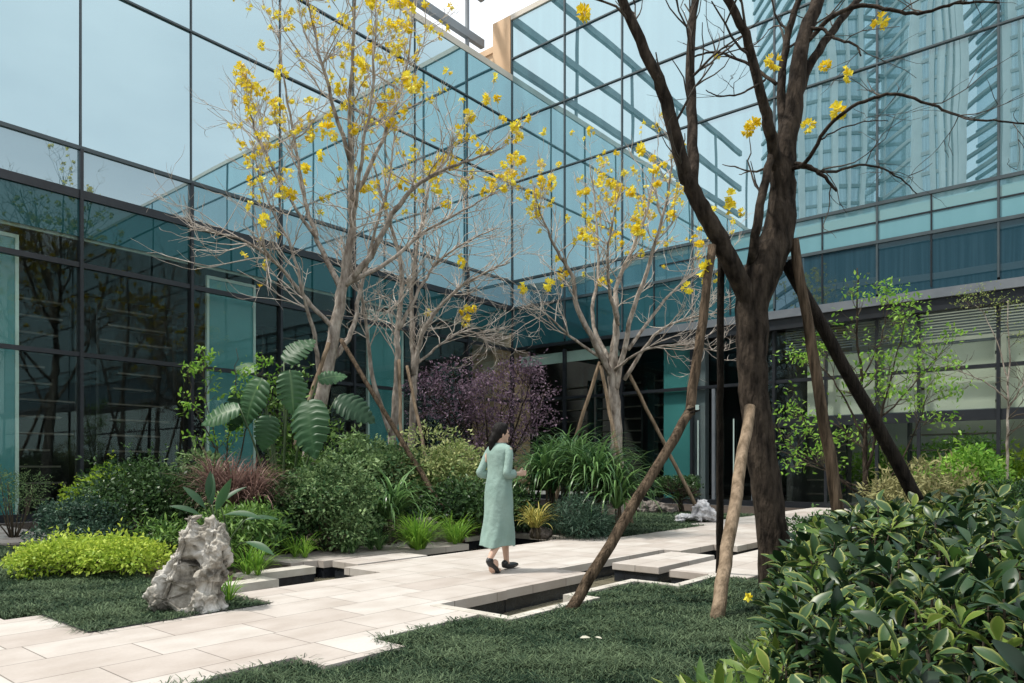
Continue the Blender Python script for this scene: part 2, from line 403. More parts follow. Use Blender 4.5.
def clump(name, label, cat, base, n, length, width, droop, mat, group=None, heads=1, rad=0.0, seed=1, spread=1.0, up=1.0, stemh=0.0, segs=6):
    r = np.random.default_rng(seed); base = np.asarray(base, float)
    root_needed = stemh > 0
    VV = []; FF = []; AA = []; off = 0; hp = []
    for i in range(heads):
        a = 2.4 * i; q = rad * math.sqrt((i + .5) / heads) if heads > 1 else 0
        b = base + np.array([q * math.cos(a), q * math.sin(a), stemh * (.75 + .5 * r.random())]); hp.append(b)
        V, Fa, at = blades(b, n, length, width, droop, spread, up, segs, r)
        VV.append(V); FF.append(Fa + off); AA.append(at['rnd']); off += len(V)
    V = np.concatenate(VV); Fa = np.concatenate(FF); at = {'rnd': np.concatenate(AA)}
    if root_needed:
        root = empty(name, base, label, cat, group)
        mesh_obj("leaves", V, Fa, mat, root, attrs=at)
        mb = MB()
        for b in hp: mb.tube([(b[0], b[1], base[2]), (b[0] + .01, b[1], (b[2]+base[2])/2), b], [.03, .025, .02], 6)
        mb.build("stem", M['stem'], root, smooth=True)
        return root
    return tag(mesh_obj(name, V, Fa, mat, None, base, attrs=at), label, cat, group)

# ------------------------------------------------------------------ ground, paths, ponds (garden frame u,w)
def garden_boxes(name, rects, z0, z1, mat, inset=0.0, **k):
    mb = MB()
    for (u0, u1, w0, w1) in rects: mb.box(u0 + inset, u1 - inset, w0 + inset, w1 - inset, z0, z1)
    return mb.build(name, mat, rz=THETA, **k)
g = MB(); g.add([(-400, -400, -.5), (400, -400, -.5), (400, 400, -.5), (-400, 400, -.5)], [(0, 1, 2, 3)])
tag(g.build("ground", M['ground']), kind='structure')

PAVE = [(-6, 2.0, 3.8, 6.45), (-6, 1.75, 6.45, 7.6), (2.0, 4.2, 3.83, 5.5), (2.54, 3.15, 3.52, 3.83), (3.45, 4.2, 5.5, 6.2),
        (4.2, 5.2, 4.38, 6.2), (5.2, 6.65, 4.40, 6.85), (6.65, 9.22, 4.88, 6.85), (9.22, 10.3, 4.62, 6.9),
        (10.3, 11.3, 4.25, 6.3), (11.3, 21.85, -8, 6.3), (13.6, 21.85, 6.3, 6.7), (-6, 4.6, 13.0, 18.1),
        (5.0, 5.38, 7.62, 8.6), (5.38, 7.77, 7.5, 8.5), (7.77, 8.0, 7.5, 8.25)]
tag(garden_boxes("path", PAVE, -.085, 0, M['paving']), kind='structure')
tag(garden_boxes("pond_wall", PAVE, -.5, -.0855, M['darkwall'], inset=.018), kind='structure')
COP = [(4.2, 4.3, 3.6, 4.38), (4.2, 5.43, 3.5, 3.6), (5.33, 5.43, 3.6, 3.73), (5.33, 6.44, 3.73, 3.83), (6.44, 6.54, 3.24, 3.83), (6.54, 7.36, 3.24, 3.34),
       (3.42, 4.2, 6.62, 6.86), (4.1, 4.2, 6.86, 7.36), (4.2, 5.0, 7.12, 7.36), (7.9, 9.95, 8.25, 8.42), (9.75, 9.95, 6.9, 8.25)]
tag(garden_boxes("pond_kerb", COP, -.075, .004, M['coping']), kind='structure')
tag(garden_boxes("pond_kerb_base", COP, -.5, -.0755, M['darkwall'], inset=.012), kind='structure')
SOIL = [(3.42, 4.1, 6.86, 7.36), (3.42, 5.0, 7.36, 13.0), (5.0, 7.9, 8.6, 13.0), (7.9, 9.95, 8.42, 13.0), (9.95, 10.75, 6.9, 9.2), (17.5, 21.8, 6.9, 9.2), (9.95, 21.8, 9.2, 13.0), (10.3, 10.75, 6.3, 6.9), (4.6, 21.8, 13.0, 18.1)]
tag(garden_boxes("planting_soil", SOIL, -.5, -.03, M['soil']), kind='structure')
LAWN_R = [(-3, 2.54, -6, 3.8), (2.54, 3.15, -6, 3.52), (3.15, 4.2, -6, 3.83), (4.2, 5.33, -6, 3.5), (5.33, 6.44, -6, 3.73), (6.44, 7.36, -6, 3.24), (7.36, 11.2, -6, 2.9)]
LAWN_L = [(2.0, 3.42, 5.5, 6.62), (1.75, 3.42, 6.62, 13.0), (-2, 1.75, 7.6, 13.0)]
LAWN_F = [(10.75, 13.6, 6.3, 9.2), (13.6, 17.5, 6.7, 9.2)]
tag(garden_boxes("lawn_soil", LAWN_R + LAWN_L + LAWN_F, -.5, -.058, M['turf']), kind='structure')
tag(garden_boxes("lawn_edging", [(1.985, 2.0, 5.485, 6.45), (2.0, 3.4, 5.485, 5.498)], -.4, .008, M['darkwall']), kind='structure')
# water
def water_mat():
    m, n, o = newmat("pond_water"); l = n.links.new
    p = n.nodes.new("ShaderNodeBsdfPrincipled"); l(p.outputs[0], o.inputs[0])
    t = n.nodes.new("ShaderNodeTexCoord"); b = n.nodes.new("ShaderNodeTexBrick"); l(t.outputs['Object'], b.inputs['Vector'])
    b.inputs['Scale'].default_value = 1; b.inputs['Brick Width'].default_value = .3; b.inputs['Row Height'].default_value = .3; b.offset = 0
    b.inputs['Mortar Size'].default_value = .006
    b.inputs['Color1'].default_value = (.24, .215, .15, 1); b.inputs['Color2'].default_value = (.14, .13, .09, 1); b.inputs['Mortar'].default_value = (.012, .014, .014, 1)
    l(b.outputs['Color'], p.inputs['Base Color']); p.inputs['Roughness'].default_value = .03; p.inputs['IOR'].default_value = 1.33
    z = n.nodes.new("ShaderNodeTexNoise"); z.inputs['Scale'].default_value = 9; l(t.outputs['Object'], z.inputs['Vector'])
    bu = n.nodes.new("ShaderNodeBump"); bu.inputs['Strength'].default_value = .3; bu.inputs['Distance'].default_value = .01
    l(z.outputs['Fac'], bu.inputs['Height']); l(bu.outputs[0], p.inputs['Normal'])
    return m
wm = MB(); wm.box(3.4, 11.6, 2.5, 8.5, -.44, -.215)
tag(wm.build("water", water_mat(), rz=THETA), kind='structure')
# stepping slabs
def slab(label, u0, u1, w0, w1):
    c = uw((u0+u1)/2, (w0+w1)/2, -.3); root = empty("stepping_slab", c, label, "stone slab", "stone slabs bridging the ponds")
    root.rotation_euler.z = THETA
    a, b = (u1-u0)/2, (w1-w0)/2
    m_ = MB(); m_.box(-a, a, -b, b, .222, .304); o = mesh_obj("slab_top", m_.v, m_.f, M['paving'], root, smooth=False, local=True)
    bv = o.modifiers.new("b", 'BEVEL'); bv.width = .006; bv.segments = 2
    m_ = MB(); m_.box(-a+.02, a-.02, -b+.02, b-.02, -.12, .2215); mesh_obj("slab_base", m_.v, m_.f, M['darkwall'], root, smooth=False, local=True)
slab("cream stone slab standing alone in the right-hand pond on a dark base, beside the long leaning pole", 7.5, 9.02, 4.03, 4.66)
slab("larger cream stone slab beside the lawn, between the square pond slab and the thick tree trunk", 7.38, 10.2, 2.92, 3.84)
slab("long narrow cream slab bridging the left pond behind the path", 5.46, 6.6, 6.93, 7.43)

# lawn blades (dwarf lilyturf): tufts of short arching blades
def lawn(name, rects, dens_fn, h=.075, keep=None, mat=None, seed=3):
    r = np.random.default_rng(seed); Ps = []
    for (u0, u1, w0, w1) in rects:
        A = (u1-u0)*(w1-w0); n = int(A * 8200); q = np.stack([u0 + (u1-u0)*r.random(n), w0 + (w1-w0)*r.random(n)], 1)
        X = q[:,0]*Uv[0] - q[:,1]*Uv[1]; Y = q[:,0]*Uv[1] + q[:,1]*Uv[0]
        ok = (Y > 2.4) & (np.abs(X) < Y*.735 + .3) & (EYE*F/np.maximum(Y, .1) + HOR < 720)
        ok &= r.random(n) < np.clip((5.0/np.maximum(Y, 1))**1.6, .0, 1)
        if keep is not None: ok &= keep(X, Y)
        Ps.append(np.stack([X[ok], Y[ok]], 1))
    p = np.concatenate(Ps); n = len(p)
    pat = np.array([noise.noise(Vector((x*1.7, y*1.7, 0))) for x, y in p])
    az = r.random(n) * 2 * math.pi; hd = np.stack([np.cos(az), np.sin(az), np.zeros(n)], 1); sd_ = np.stack([-np.sin(az), np.cos(az), np.zeros(n)], 1)
    Y = p[:, 1]; hh = h * (.55 + .8*r.random(n)) * (1 + .35*pat + .4*np.array([noise.noise(Vector((x*6, y*6, 3))) for x, y in p])); wd = .0026 * (Y/4.0)**.85 * (.7 + .6*r.random(n)); out_ = .4 + 1.5*r.random(n)
    b0 = np.concatenate([p, np.full((n, 1), -.058)], 1); up = np.array([0, 0, 1.])
    rows = [b0, b0 + hd*(hh*out_*.35)[:, None] + up*(hh*.7)[:, None], b0 + hd*(hh*out_*.85)[:, None] + up*(hh*.95)[:, None], b0 + hd*(hh*out_*1.25)[:, None] + up*(hh*.78)[:, None]]
    ws = [1, 1, .8, .15]
    V = np.stack([x_ for k in range(4) for x_ in (rows[k] - sd_*(wd*ws[k])[:, None], rows[k] + sd_*(wd*ws[k])[:, None])], 1).reshape(-1, 3)
    base = np.arange(n)[:, None]*8
    Fa = np.concatenate([base + np.array([[0,1,3,2]]), base + np.array([[2,3,5,4]]), base + np.array([[4,5,7,6]])], 0)
    pat2 = np.array([noise.noise(Vector((x*5.5, y*5.5, 7))) for x, y in p]); rn = np.clip(r.random(n)**2.6*1.0 + pat*.55 + pat2*.45 + .12, 0, 1.25)
    return tag(mesh_obj(name, V, Fa, mat, attrs={'rnd': np.repeat(rn, 8)}), kind='stuff')
M['lawn'] = leafmat("lilyturf_blades", (.015, .036, .019), (.125, .175, .095), .5, .2, spec=.12)
o = lawn("lawn_grass", LAWN_R, None, .058, mat=M['lawn']); tag(o, "dark green lilyturf lawn in front and right of the path", "lawn")
o = lawn("lawn_grass", LAWN_L, None, .062, mat=M['lawn'], seed=4); tag(o, "dark green lilyturf lawn around the upright rock on the left", "lawn")
o = lawn("lawn_grass", LAWN_F, None, .075, mat=M['lawn'], seed=5); tag(o, "far patch of dark lilyturf lawn beside the low white rock", "lawn")

# ------------------------------------------------------------------ buildings (garden frame)
LFW, RFU = 18.34, 22.07
Z = [0, 3.77, 5.83, 7.46, 8.53, 12.43, 14.88]
def bpart(name, mb, mat, parent): return mesh_obj(name, mb.v, mb.f, mat, parent, smooth=False, local=True)

lf = empty("glass_building", (0, 0, 0), "tall teal glass wing along the left of the garden, dark shelves behind its ground floor", "building", rz=THETA)
UE = RFU - 26.0            # far end behind the camera's left
lcols = [RFU - 2.6*k for k in range(11)]
zl = Z + [16.55]
lm = ['glass', 'glass', 'glass_teal', 'glass_midl', 'glass_up', 'glass_up', 'glass_up']
for i in range(len(zl)-1):
    for k in range(10):
        if i >= 4 and k == 9: pass
        m_ = MB(); m_.box(lcols[k+1]+.03, lcols[k]-.03, LFW, LFW+.024, zl[i]+.03, zl[i+1]-.03 if i != 2 else 6.485)
        bpart("window_pane", m_, M[lm[i] if i != 2 else 'glass'], lf)
        if i == 2:
            m_ = MB(); m_.box(lcols[k+1]+.03, lcols[k]-.03, LFW, LFW+.024, 6.487, zl[i+1]-.03); bpart("window_pane", m_, M['glass_teal'], lf)
for k in range(11):
    d = .10 if k else .06
    m_ = MB(); m_.box(lcols[k]-.035, lcols[k]+.035, LFW-d, LFW+.08, 0, 8.5); bpart("mullion", m_, M['mullion'], lf)
    m_ = MB(); m_.box(lcols[k]-.020, lcols[k]+.020, LFW-.030, LFW+.06, 8.503, 16.5); bpart("mullion", m_, M['mullion_up'], lf)
for i, z in enumerate(zl[1:-1]):
    hh = [.05, .06, .10, .045, .024, .024][i]
    m_ = MB(); m_.box(UE, RFU, LFW-.055, LFW+.075, z-hh, z+hh); bpart("transom", m_, M['mullion'] if i < 3 else M['mullion_up'], lf)
m_ = MB(); m_.box(UE, RFU, LFW-.05, LFW+.1, -.03, .14); bpart("plinth", m_, M['mullion'], lf)
m_ = MB(); m_.box(UE, RFU, LFW-.03, LFW+.5, 16.50, 16.74); bpart("parapet", m_, M['whitesteel'], lf)
m_ = MB(); m_.box(UE, RFU-.01, LFW+.5, LFW+16, 16.35, 16.5); bpart("roof", m_, M['steel'], lf)
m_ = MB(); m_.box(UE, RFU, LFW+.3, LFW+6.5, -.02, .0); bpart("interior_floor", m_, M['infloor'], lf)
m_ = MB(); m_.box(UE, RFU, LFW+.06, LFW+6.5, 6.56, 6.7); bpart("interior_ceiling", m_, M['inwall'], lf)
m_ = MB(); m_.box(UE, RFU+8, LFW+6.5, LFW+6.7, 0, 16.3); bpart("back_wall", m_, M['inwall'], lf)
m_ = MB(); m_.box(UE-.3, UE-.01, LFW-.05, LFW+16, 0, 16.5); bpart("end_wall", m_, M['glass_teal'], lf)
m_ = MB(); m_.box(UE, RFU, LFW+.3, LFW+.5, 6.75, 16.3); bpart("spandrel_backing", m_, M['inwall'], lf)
# steel and glass roof frame above the left wing
for j, (wv, z) in enumerate([(1.3, 18.3), (1.3, 20.2), (1.3, 22.6), (5.0, 19.2), (9.0, 21.0)]):
    m_ = MB(); m_.box(UE, RFU-.3, LFW+wv-.10, LFW+wv+.10, z-.16, z+.16); bpart("roof_beam", m_, M['steel'], lf)
for k in range(0, 11, 2):
    m_ = MB(); q = lcols[k] - 1.2
    m_.box(q-.06, q+.06, LFW+1.25, LFW+1.37, 16.5, 22.6); bpart("roof_post", m_, M['steel'], lf); m_ = MB()
    m_.add([(q-.05, LFW+.5, 16.95), (q+.05, LFW+.5, 16.95), (q+.05, LFW+13.6, 21.9), (q-.05, LFW+13.6, 21.9), (q-.05, LFW+.5, 17.15), (q+.05, LFW+.5, 17.15), (q+.05, LFW+13.6, 22.1), (q-.05, LFW+13.6, 22.1)],
           [(0,3,2,1),(4,5,6,7),(0,1,5,4),(1,2,6,5),(2,3,7,6),(3,0,4,7)])
    bpart("roof_rafter", m_, M['whitesteel'], lf)
# interior fittings of the left wing
def thing_uw(name, label, cat, u, w_, z=0, group=None): return empty(name, uw(u, w_, z), label, cat, group, rz=THETA)
def shelf_unit(label, u, w_, wide, high, n, seed):
    r = random.Random(seed); t = thing_uw("display_shelf", label, "shelf", u, w_, 0, "dark shelf units behind the ground-floor glass")
    a = wide / 2
    for s in (-1, 1):
        m_ = MB(); m_.box(s*a-.03, s*a+.03, -.2, .2, 0, high); bpart("upright", m_, M['inwall'], t)
    for k in range(n):
        z = .35 + (high-.5) * k / (n-1); x0 = -a + .03 + r.random() * wide * .25; x1 = a - .03 - r.random() * wide * .3
        m_ = MB(); m_.box(x0, x1, -.2, .18, z-.02, z+.025); bpart("board", m_, M['shelf'], t)
for i, (u, w_, wd) in enumerate([(3.2, 20.6, 2.2), (6.0, 20.9, 2.4), (8.6, 20.6, 2.0), (11.3, 21.0, 2.4), (13.6, 20.8, 2.2), (16.4, 20.9, 2.4), (19.2, 20.8, 2.2)]):
    lab = ["dark shelf unit behind the glass at the far left edge", "dark shelf unit behind the glass above the round dark shrub", "dark shelf unit behind the glass left of the big-leaved plant",
           "dark shelf unit behind the big-leaved plant and glass", "dark shelf unit behind the glass left of the multi-stemmed trees", "dark shelf unit behind the glass left of the purple maple", "dark shelf unit in the corner behind the purple maple"][i]
    shelf_unit(lab, u, w_, wd, 5.5, 13, i)
def partition(label, u0, u1, w_, z1):
    t = thing_uw("glass_partition", label, "partition", (u0+u1)/2, w_, 0, "teal partitions behind the glass"); a = (u1-u0)/2
    m_ = MB(); m_.box(-a, a, -.02, .02, .1, z1); bpart("panel", m_, M['tealpanel'], t)
    m_ = MB()
    m_.box(a, a+.07, -.05, .05, 0, z1); m_.box(-a-.07, -a, -.05, .05, 0, z1); m_.box(-a-.07, a+.07, -.05, .05, z1, z1+.08); bpart("frame", m_, M['paleframe'], t)
partition("teal glass partition with pale frame at the far left edge", 2.9, 5.28, LFW+.4, 6.25)
partition("teal glass partition with pale frame behind the big-leaved plant", 9.75, 11.05, LFW+.4, 6.25)
partition("teal glass partition behind the two pale leafless trees", 15.2, 16.6, LFW+.4, 6.25)
m_ = MB(); m_.box(2.5, RFU, LFW+.10, LFW+.16, 6.44, 6.54); bpart("light_rail", m_, M['paleframe'], lf)

rf = empty("glass_building", (0, 0, 0), "teal glass wing across the back and right, with grey canopy above its ground floor", "building", rz=THETA)
rt = [0, 2.56, 5.04, 7.7, 10.4, 13.27, 16.1, 18.9, 21.7, 32, 46, 62]
zr = Z + [17.37, 18.94]
rm = ['glass', 'glass', 'glass_blue', 'glass_mid', 'glass_upr', 'glass_upr', 'glass_upr', 'glass_upr']
for i in range(len(zr)-1):
    for k in range(len(rt)-1):
        w1, w0 = LFW - rt[k] - .03, LFW - rt[k+1] + .03
        m_ = MB(); m_.box(RFU, RFU+.024, w0, w1, zr[i]+.03, zr[i+1]-.03)
        mm = rm[i]
        if i == 3 and k < 3: mm = 'glass_midl'
        if i == 2 and k < 4: mm = 'glass_gt'
        bpart("window_pane", m_, M[mm], rf)
for k, t_ in enumerate(rt):
    wv = LFW - t_
    m_ = MB(); m_.box(RFU-.09, RFU+.08, wv-.04, wv+.04, 0, 5.6); bpart("mullion", m_, M['mullion'], rf)
    m_ = MB(); m_.box(RFU-.045, RFU+.06, wv-.024, wv+.024, 6.0, 18.9); bpart("mullion", m_, M['mullion_up'], rf)
for k, t_ in enumerate([4.0, 6.3, 9.0, 11.8, 14.6, 17.4]):
    wv = LFW - t_
    m_ = MB(); m_.box(RFU-.03, RFU+.05, wv-.018, wv+.018, 6.0, 8.5); bpart("mullion", m_, M['mullion'], rf)
for k, t_ in enumerate([11.9, 14.3, 17.2]):
    wv = LFW - t_
    m_ = MB(); m_.box(RFU-.05, RFU+.06, wv-.04, wv+.04, 0, 5.6); bpart("mullion", m_, M['mullion'], rf)
for i, z in enumerate(zr[1:-1]):
    hh = [.05, .06, .045, .045, .025, .025, .025][i]
    m_ = MB(); m_.box(RFU-.055, RFU+.075, LFW-62, LFW, z-hh, z+hh); bpart("transom", m_, M['mullion'] if i < 2 else M['mullion_up'], rf)
m_ = MB(); m_.box(RFU-.04, RFU+.06, LFW-21.5, LFW-10.5, 2.38, 2.66); bpart("transom", m_, M['mullion'], rf)
m_ = MB(); m_.box(RFU-.02, RFU+.06, LFW-62, LFW-6.5, 8.0, 8.04); bpart("transom", m_, M['mullion'], rf)
m_ = MB(); m_.box(RFU-.06, RFU+.1, LFW-62, LFW, -.03, .14); bpart("plinth", m_, M['mullion'], rf)
m_ = MB(); m_.box(RFU-.38, RFU-.057, LFW-62, LFW-4.9, 5.62, 5.86); bpart("canopy", m_, M['fascia'], rf)
m_ = MB(); m_.box(RFU-.30, RFU-.058, LFW-62, LFW-4.95, 5.3, 5.616); bpart("canopy_soffit", m_, M['mullion'], rf)
m_ = MB(); m_.box(RFU-.06, RFU+.5, LFW-62, LFW+.03, 18.92, 19.12); bpart("parapet", m_, M['whitesteel'], rf)
m_ = MB(); m_.box(RFU+.5, RFU+3.2, LFW-62, LFW+.9, 18.7, 18.9); bpart("roof", m_, M['steel'], rf)
m_ = MB(); m_.box(RFU-.08, RFU+1.2, LFW+.035, LFW+.95, 0, 19.1); bpart("end_pier", m_, M['beige'], rf)
m_ = MB(); m_.box(RFU+.05, RFU+1.2, LFW+.955, LFW+2.2, 0, 18.0); m_.box(RFU-.02, RFU+1.3, LFW+.953, LFW+2.3, 18.0, 18.25); bpart("stepped_pier", m_, M['beige'], rf)
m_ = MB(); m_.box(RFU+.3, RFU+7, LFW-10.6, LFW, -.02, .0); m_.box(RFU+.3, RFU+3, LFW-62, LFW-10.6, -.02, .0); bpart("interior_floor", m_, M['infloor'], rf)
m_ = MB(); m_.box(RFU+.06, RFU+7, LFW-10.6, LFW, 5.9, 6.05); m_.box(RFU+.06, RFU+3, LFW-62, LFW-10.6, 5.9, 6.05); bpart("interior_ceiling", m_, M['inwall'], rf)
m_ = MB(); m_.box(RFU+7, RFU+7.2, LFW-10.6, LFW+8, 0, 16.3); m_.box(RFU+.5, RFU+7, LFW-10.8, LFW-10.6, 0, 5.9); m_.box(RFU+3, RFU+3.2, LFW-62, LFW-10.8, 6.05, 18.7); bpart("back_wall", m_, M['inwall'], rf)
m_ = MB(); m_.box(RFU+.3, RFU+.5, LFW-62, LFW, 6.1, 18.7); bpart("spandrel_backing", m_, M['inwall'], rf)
# glazed doors behind the thick trunk, pull handles
for tt in (7.95, 8.75, 9.15):
    wv = LFW - tt; m_ = MB(); m_.tube([(RFU-.09, wv, .9), (RFU-.09, wv, 2.7)], .022, 8); bpart("door_handle", m_, M['paleframe'], rf)
for tt in (8.45, 9.75):
    wv = LFW - tt; m_ = MB(); m_.box(RFU-.05, RFU+.05, wv-.05, wv+.05, .14, 3.7); bpart("door_frame", m_, M['fascia'], rf)
m_ = MB(); m_.box(RFU+.12, RFU+.18, LFW-7.6, LFW-6.6, 0, 5.5); bpart("teal_panel", m_, M['tealpanel'], rf)
m_ = MB(); m_.box(RFU+.12, RFU+.40, LFW-8.1, LFW-7.65, 0, 5.5); bpart("grey_column", m_, M['fascia'], rf)
m_ = MB(); m_.box(RFU+.25, RFU+.30, LFW-5.0, LFW-.25, 5.15, 5.55); bpart("light_rail", m_, M['paleframe'], rf)
for i, (t0, t1) in enumerate([(11.3, 13.15), (13.4, 14.25), (14.4, 16.0), (16.25, 18.8)]):
    lab = ["pale roller blind behind the glass, crossed by the dark leaning pole", "narrow pale roller blind behind the leafy green sapling's right edge", "pale roller blind left of the slender bare sapling", "pale roller blind behind the slender sapling at the right edge"][i]
    t = thing_uw("roller_blind", lab, "blind", RFU+.25, LFW-(t0+t1)/2, 2.7, "pale roller blinds on the ground floor"); a = (t1-t0)/2
    m_ = MB(); m_.box(-.004, .004, -a, a, .0, 1.78); bpart("fabric", m_, M['blind'], t)
    m_ = MB(); m_.tube([(0, -a, 1.79), (0, a, 1.79)], .04, 8); bpart("roller", m_, M['fascia'], t)
    m_ = MB(); m_.box(-.012, .012, -a, a, -.03, -.001); bpart("bottom_bar", m_, M['fascia'], t)
for i, (t_, wd) in enumerate([(1.4, 2.0), (3.8, 2.0), (5.9, 1.2), (11.2, 1.6), (14.8, 2.2)]):
    lab = ["dark shelf unit deep inside the back corner, right of the purple maple", "dark shelf unit behind the glass and the middle flowering tree", "dark shelf unit behind the glass right of the middle flowering tree", "dark shelf unit inside the back wing right of the thick trunk", "dark shelf unit inside the back wing behind the blinds"][i]
    t = thing_uw("display_shelf", lab, "shelf", RFU+2.0, LFW-t_, 0, "dark shelf units behind the ground-floor glass"); a = wd/2
    for s in (-1, 1):
        m_ = MB(); m_.box(-.2, .2, s*a-.03, s*a+.03, 0, 4.6); bpart("upright", m_, M['inwall'], t)
    for k in range(10):
        m_ = MB(); m_.box(-.2, .18, -a+.03, a-.03, .3+k*.45, .34+k*.45); bpart("board", m_, M['shelf'], t)

gw = empty("garden_wall", uw(31.5, 2, -.5), "grey-green wall closing the court beyond the glass corridor", "wall", rz=THETA)
M['farwall'] = noisy("weathered_grey_wall", (.34, .38, .32), (.46, .50, .43), .8, .8)
m_ = MB(); m_.box(-.15, .15, -22, 9, 0, 9.5); bpart("wall", m_, M['farwall'], gw)
m_ = MB(); m_.box(-.25, .25, -22.1, 9.1, 9.5, 9.7); bpart("coping", m_, M['fascia'], gw)
for k in range(14):
    m_ = MB(); m_.box(RFU+.10, RFU+.16, LFW-21.5, LFW-10.7, 4.62+k*.075, 4.655+k*.075); bpart("louvre_slat", m_, M['fascia'], rf)
def tilt(o, ax):      # every pane sits a hair out of plane, so reflections break from pane to pane
    me = o.data; n_ = len(me.vertices); V = np.empty(n_*3); me.vertices.foreach_get('co', V); V = V.reshape(-1, 3); c = V.mean(0)
    a_, b_ = random.gauss(0, .0022), random.gauss(0, .0022); al = 1 - ax
    d = np.clip(a_*(V[:, 2]-c[2]) + b_*(V[:, al]-c[al]), -.018, .018); V[:, ax] += d; me.vertices.foreach_set('co', V.ravel()); me.update()
for o_ in list(lf.children):
    if o_.name.startswith("window_pane"): tilt(o_, 1)
for o_ in list(rf.children):
    if o_.name.startswith("window_pane"): tilt(o_, 0)
# city beyond the garden, seen mirrored in the glass
def mirror_rf(p):   # reflect a point over the back wing's glass plane
    p = np.asarray(p, float).copy(); n_ = np.array([Uv[0], Uv[1], 0]); d = np.dot(p, n_) - RFU; return p - 2*d*n_
M['conc'] = noisy("tower_concrete", (.42, .42, .40), (.52, .52, .50), .2, .7)
M['towerglass'] = coated_glass("tower_glass", (.03, .06, .07), (.7, .85, .9), .12, .5, .0, stripes=(.16, .22, .24))
def block(name, label, cat, pxa, pxb, dep, dpt, hgt, fh, slab_out, fins, glass, slabm, curve=0.0):
    """far building placed where its mirror image falls between two directions of view in the glass"""
    A = mirror_rf(((pxa-512)/F*dep, dep, 0)); B = mirror_rf(((pxb-512)/F*dep, dep, 0)); mid = (A+B)/2; d = B-A; wid = np.linalg.norm(d)
    t = empty(name, mid, label, cat, "towers mirrored in the glass", rz=math.atan2(d[1], d[0])); sgn = 1 if np.dot(np.array([-d[1], d[0], 0]), -mid) > 0 else -1
    a = wid/2
    def front(x): return sgn*(curve*(1-(x/a)**2))
    def slabp(z0, z1, o_):
        xs = np.linspace(-a-o_, a+o_, 15); q = [(x, front(x)+sgn*o_) for x in xs] + [(a+o_, -sgn*dpt), (-a-o_, -sgn*dpt)]; n = len(q)
        return [(x, y, z0) for x, y in q] + [(x, y, z1) for x, y in q], [(i, (i+1) % n, n+(i+1) % n, n+i) for i in range(n)] + [tuple(reversed(range(n))), tuple(range(n, 2*n))]
    m_ = MB(); m_.add(*slabp(-.5, hgt, 0)); bpart("glass_wall", m_, glass, t)
    m_ = MB()
    for k in range(1, int(hgt/fh)): m_.add(*slabp(k*fh-.5, k*fh+.1, slab_out))
    bpart("floor_slabs", m_, slabm, t)
    if fins:
        m_ = MB()
        for f_, wd in fins:
            x = -a + wid*f_; y0 = front(x); m_.box(x-wd/2, x+wd/2, min(y0, y0+sgn*(slab_out+.5)), max(y0, y0+sgn*(slab_out+.5)), 0, hgt+.8)
        bpart("white_fins", m_, M['whitefin'], t)
    return t
M['whitefin'] = noisy("white_render_piers", (.66, .68, .66), (.76, .78, .76), .3, .6)
M['towerglass2'] = coated_glass("pale_tower_glass", (.16, .24, .28), (.85, .95, 1), .25, .7, .0, stripes=(.36, .46, .50))
M['greyslab'] = noisy("grey_floor_edges", (.16, .19, .19), (.24, .27, .27), .3, .7)
block("apartment_tower", "tower with grey balcony floors mirrored right of the thick tree's top", "tower", 796, 906, 140, 20, 150, 3.3, .3, [(.04, .9), (.16, .5), (.28, 1.2), (.40, .5), (.52, .8), (.72, .6)], M['towerglass2'], M['greyslab'], 3.0)
block("apartment_tower", "bright tower of close white vertical piers mirrored in the upper right glass", "tower", 908, 957, 128, 16, 150, 3.3, .3, [(.06, 1.8), (.22, .5), (.34, .7), (.46, .5), (.58, .7), (.70, .5), (.82, .6), (.95, 1.2)], M['towerglass2'], M['conc'], 4.0)
block("apartment_tower", "dark narrow tower mirrored between two bright towers at the upper right", "tower", 952, 1003, 150, 16, 150, 3.3, .25, [(.2, .4), (.6, .4)], M['towerglass'], M['greyslab'], 0.5)
block("apartment_tower", "bright curved tower mirrored at the upper right edge of the glass", "tower", 1000, 1090, 132, 18, 150, 3.3, .3, [(.05, 1.6), (.15, .4), (.24, .6), (.34, .4), (.45, .7), (.6, .4), (.75, .6), (.92, 1.4)], M['towerglass2'], M['conc'], 5.0)
pb = empty("podium_building", uw(-30, 8, 0), "low building with beige parapet mirrored in the glass above the canopy", "building", rz=THETA)
m_ = MB(); m_.box(-8, 0, -30, 16, -.5, 24.3); bpart("wall", m_, M['towerglass'], pb)
m_ = MB(); m_.box(-8.2, .2, -30.2, 16.2, 24.3, 25.2); bpart("parapet", m_, M['beige'], pb)
for k in range(6):
    m_ = MB(); m_.box(.0, .3, -30, 16, 3.6+k*3.6, 4.2+k*3.6); bpart("floor_band", m_, M['conc'], pb)

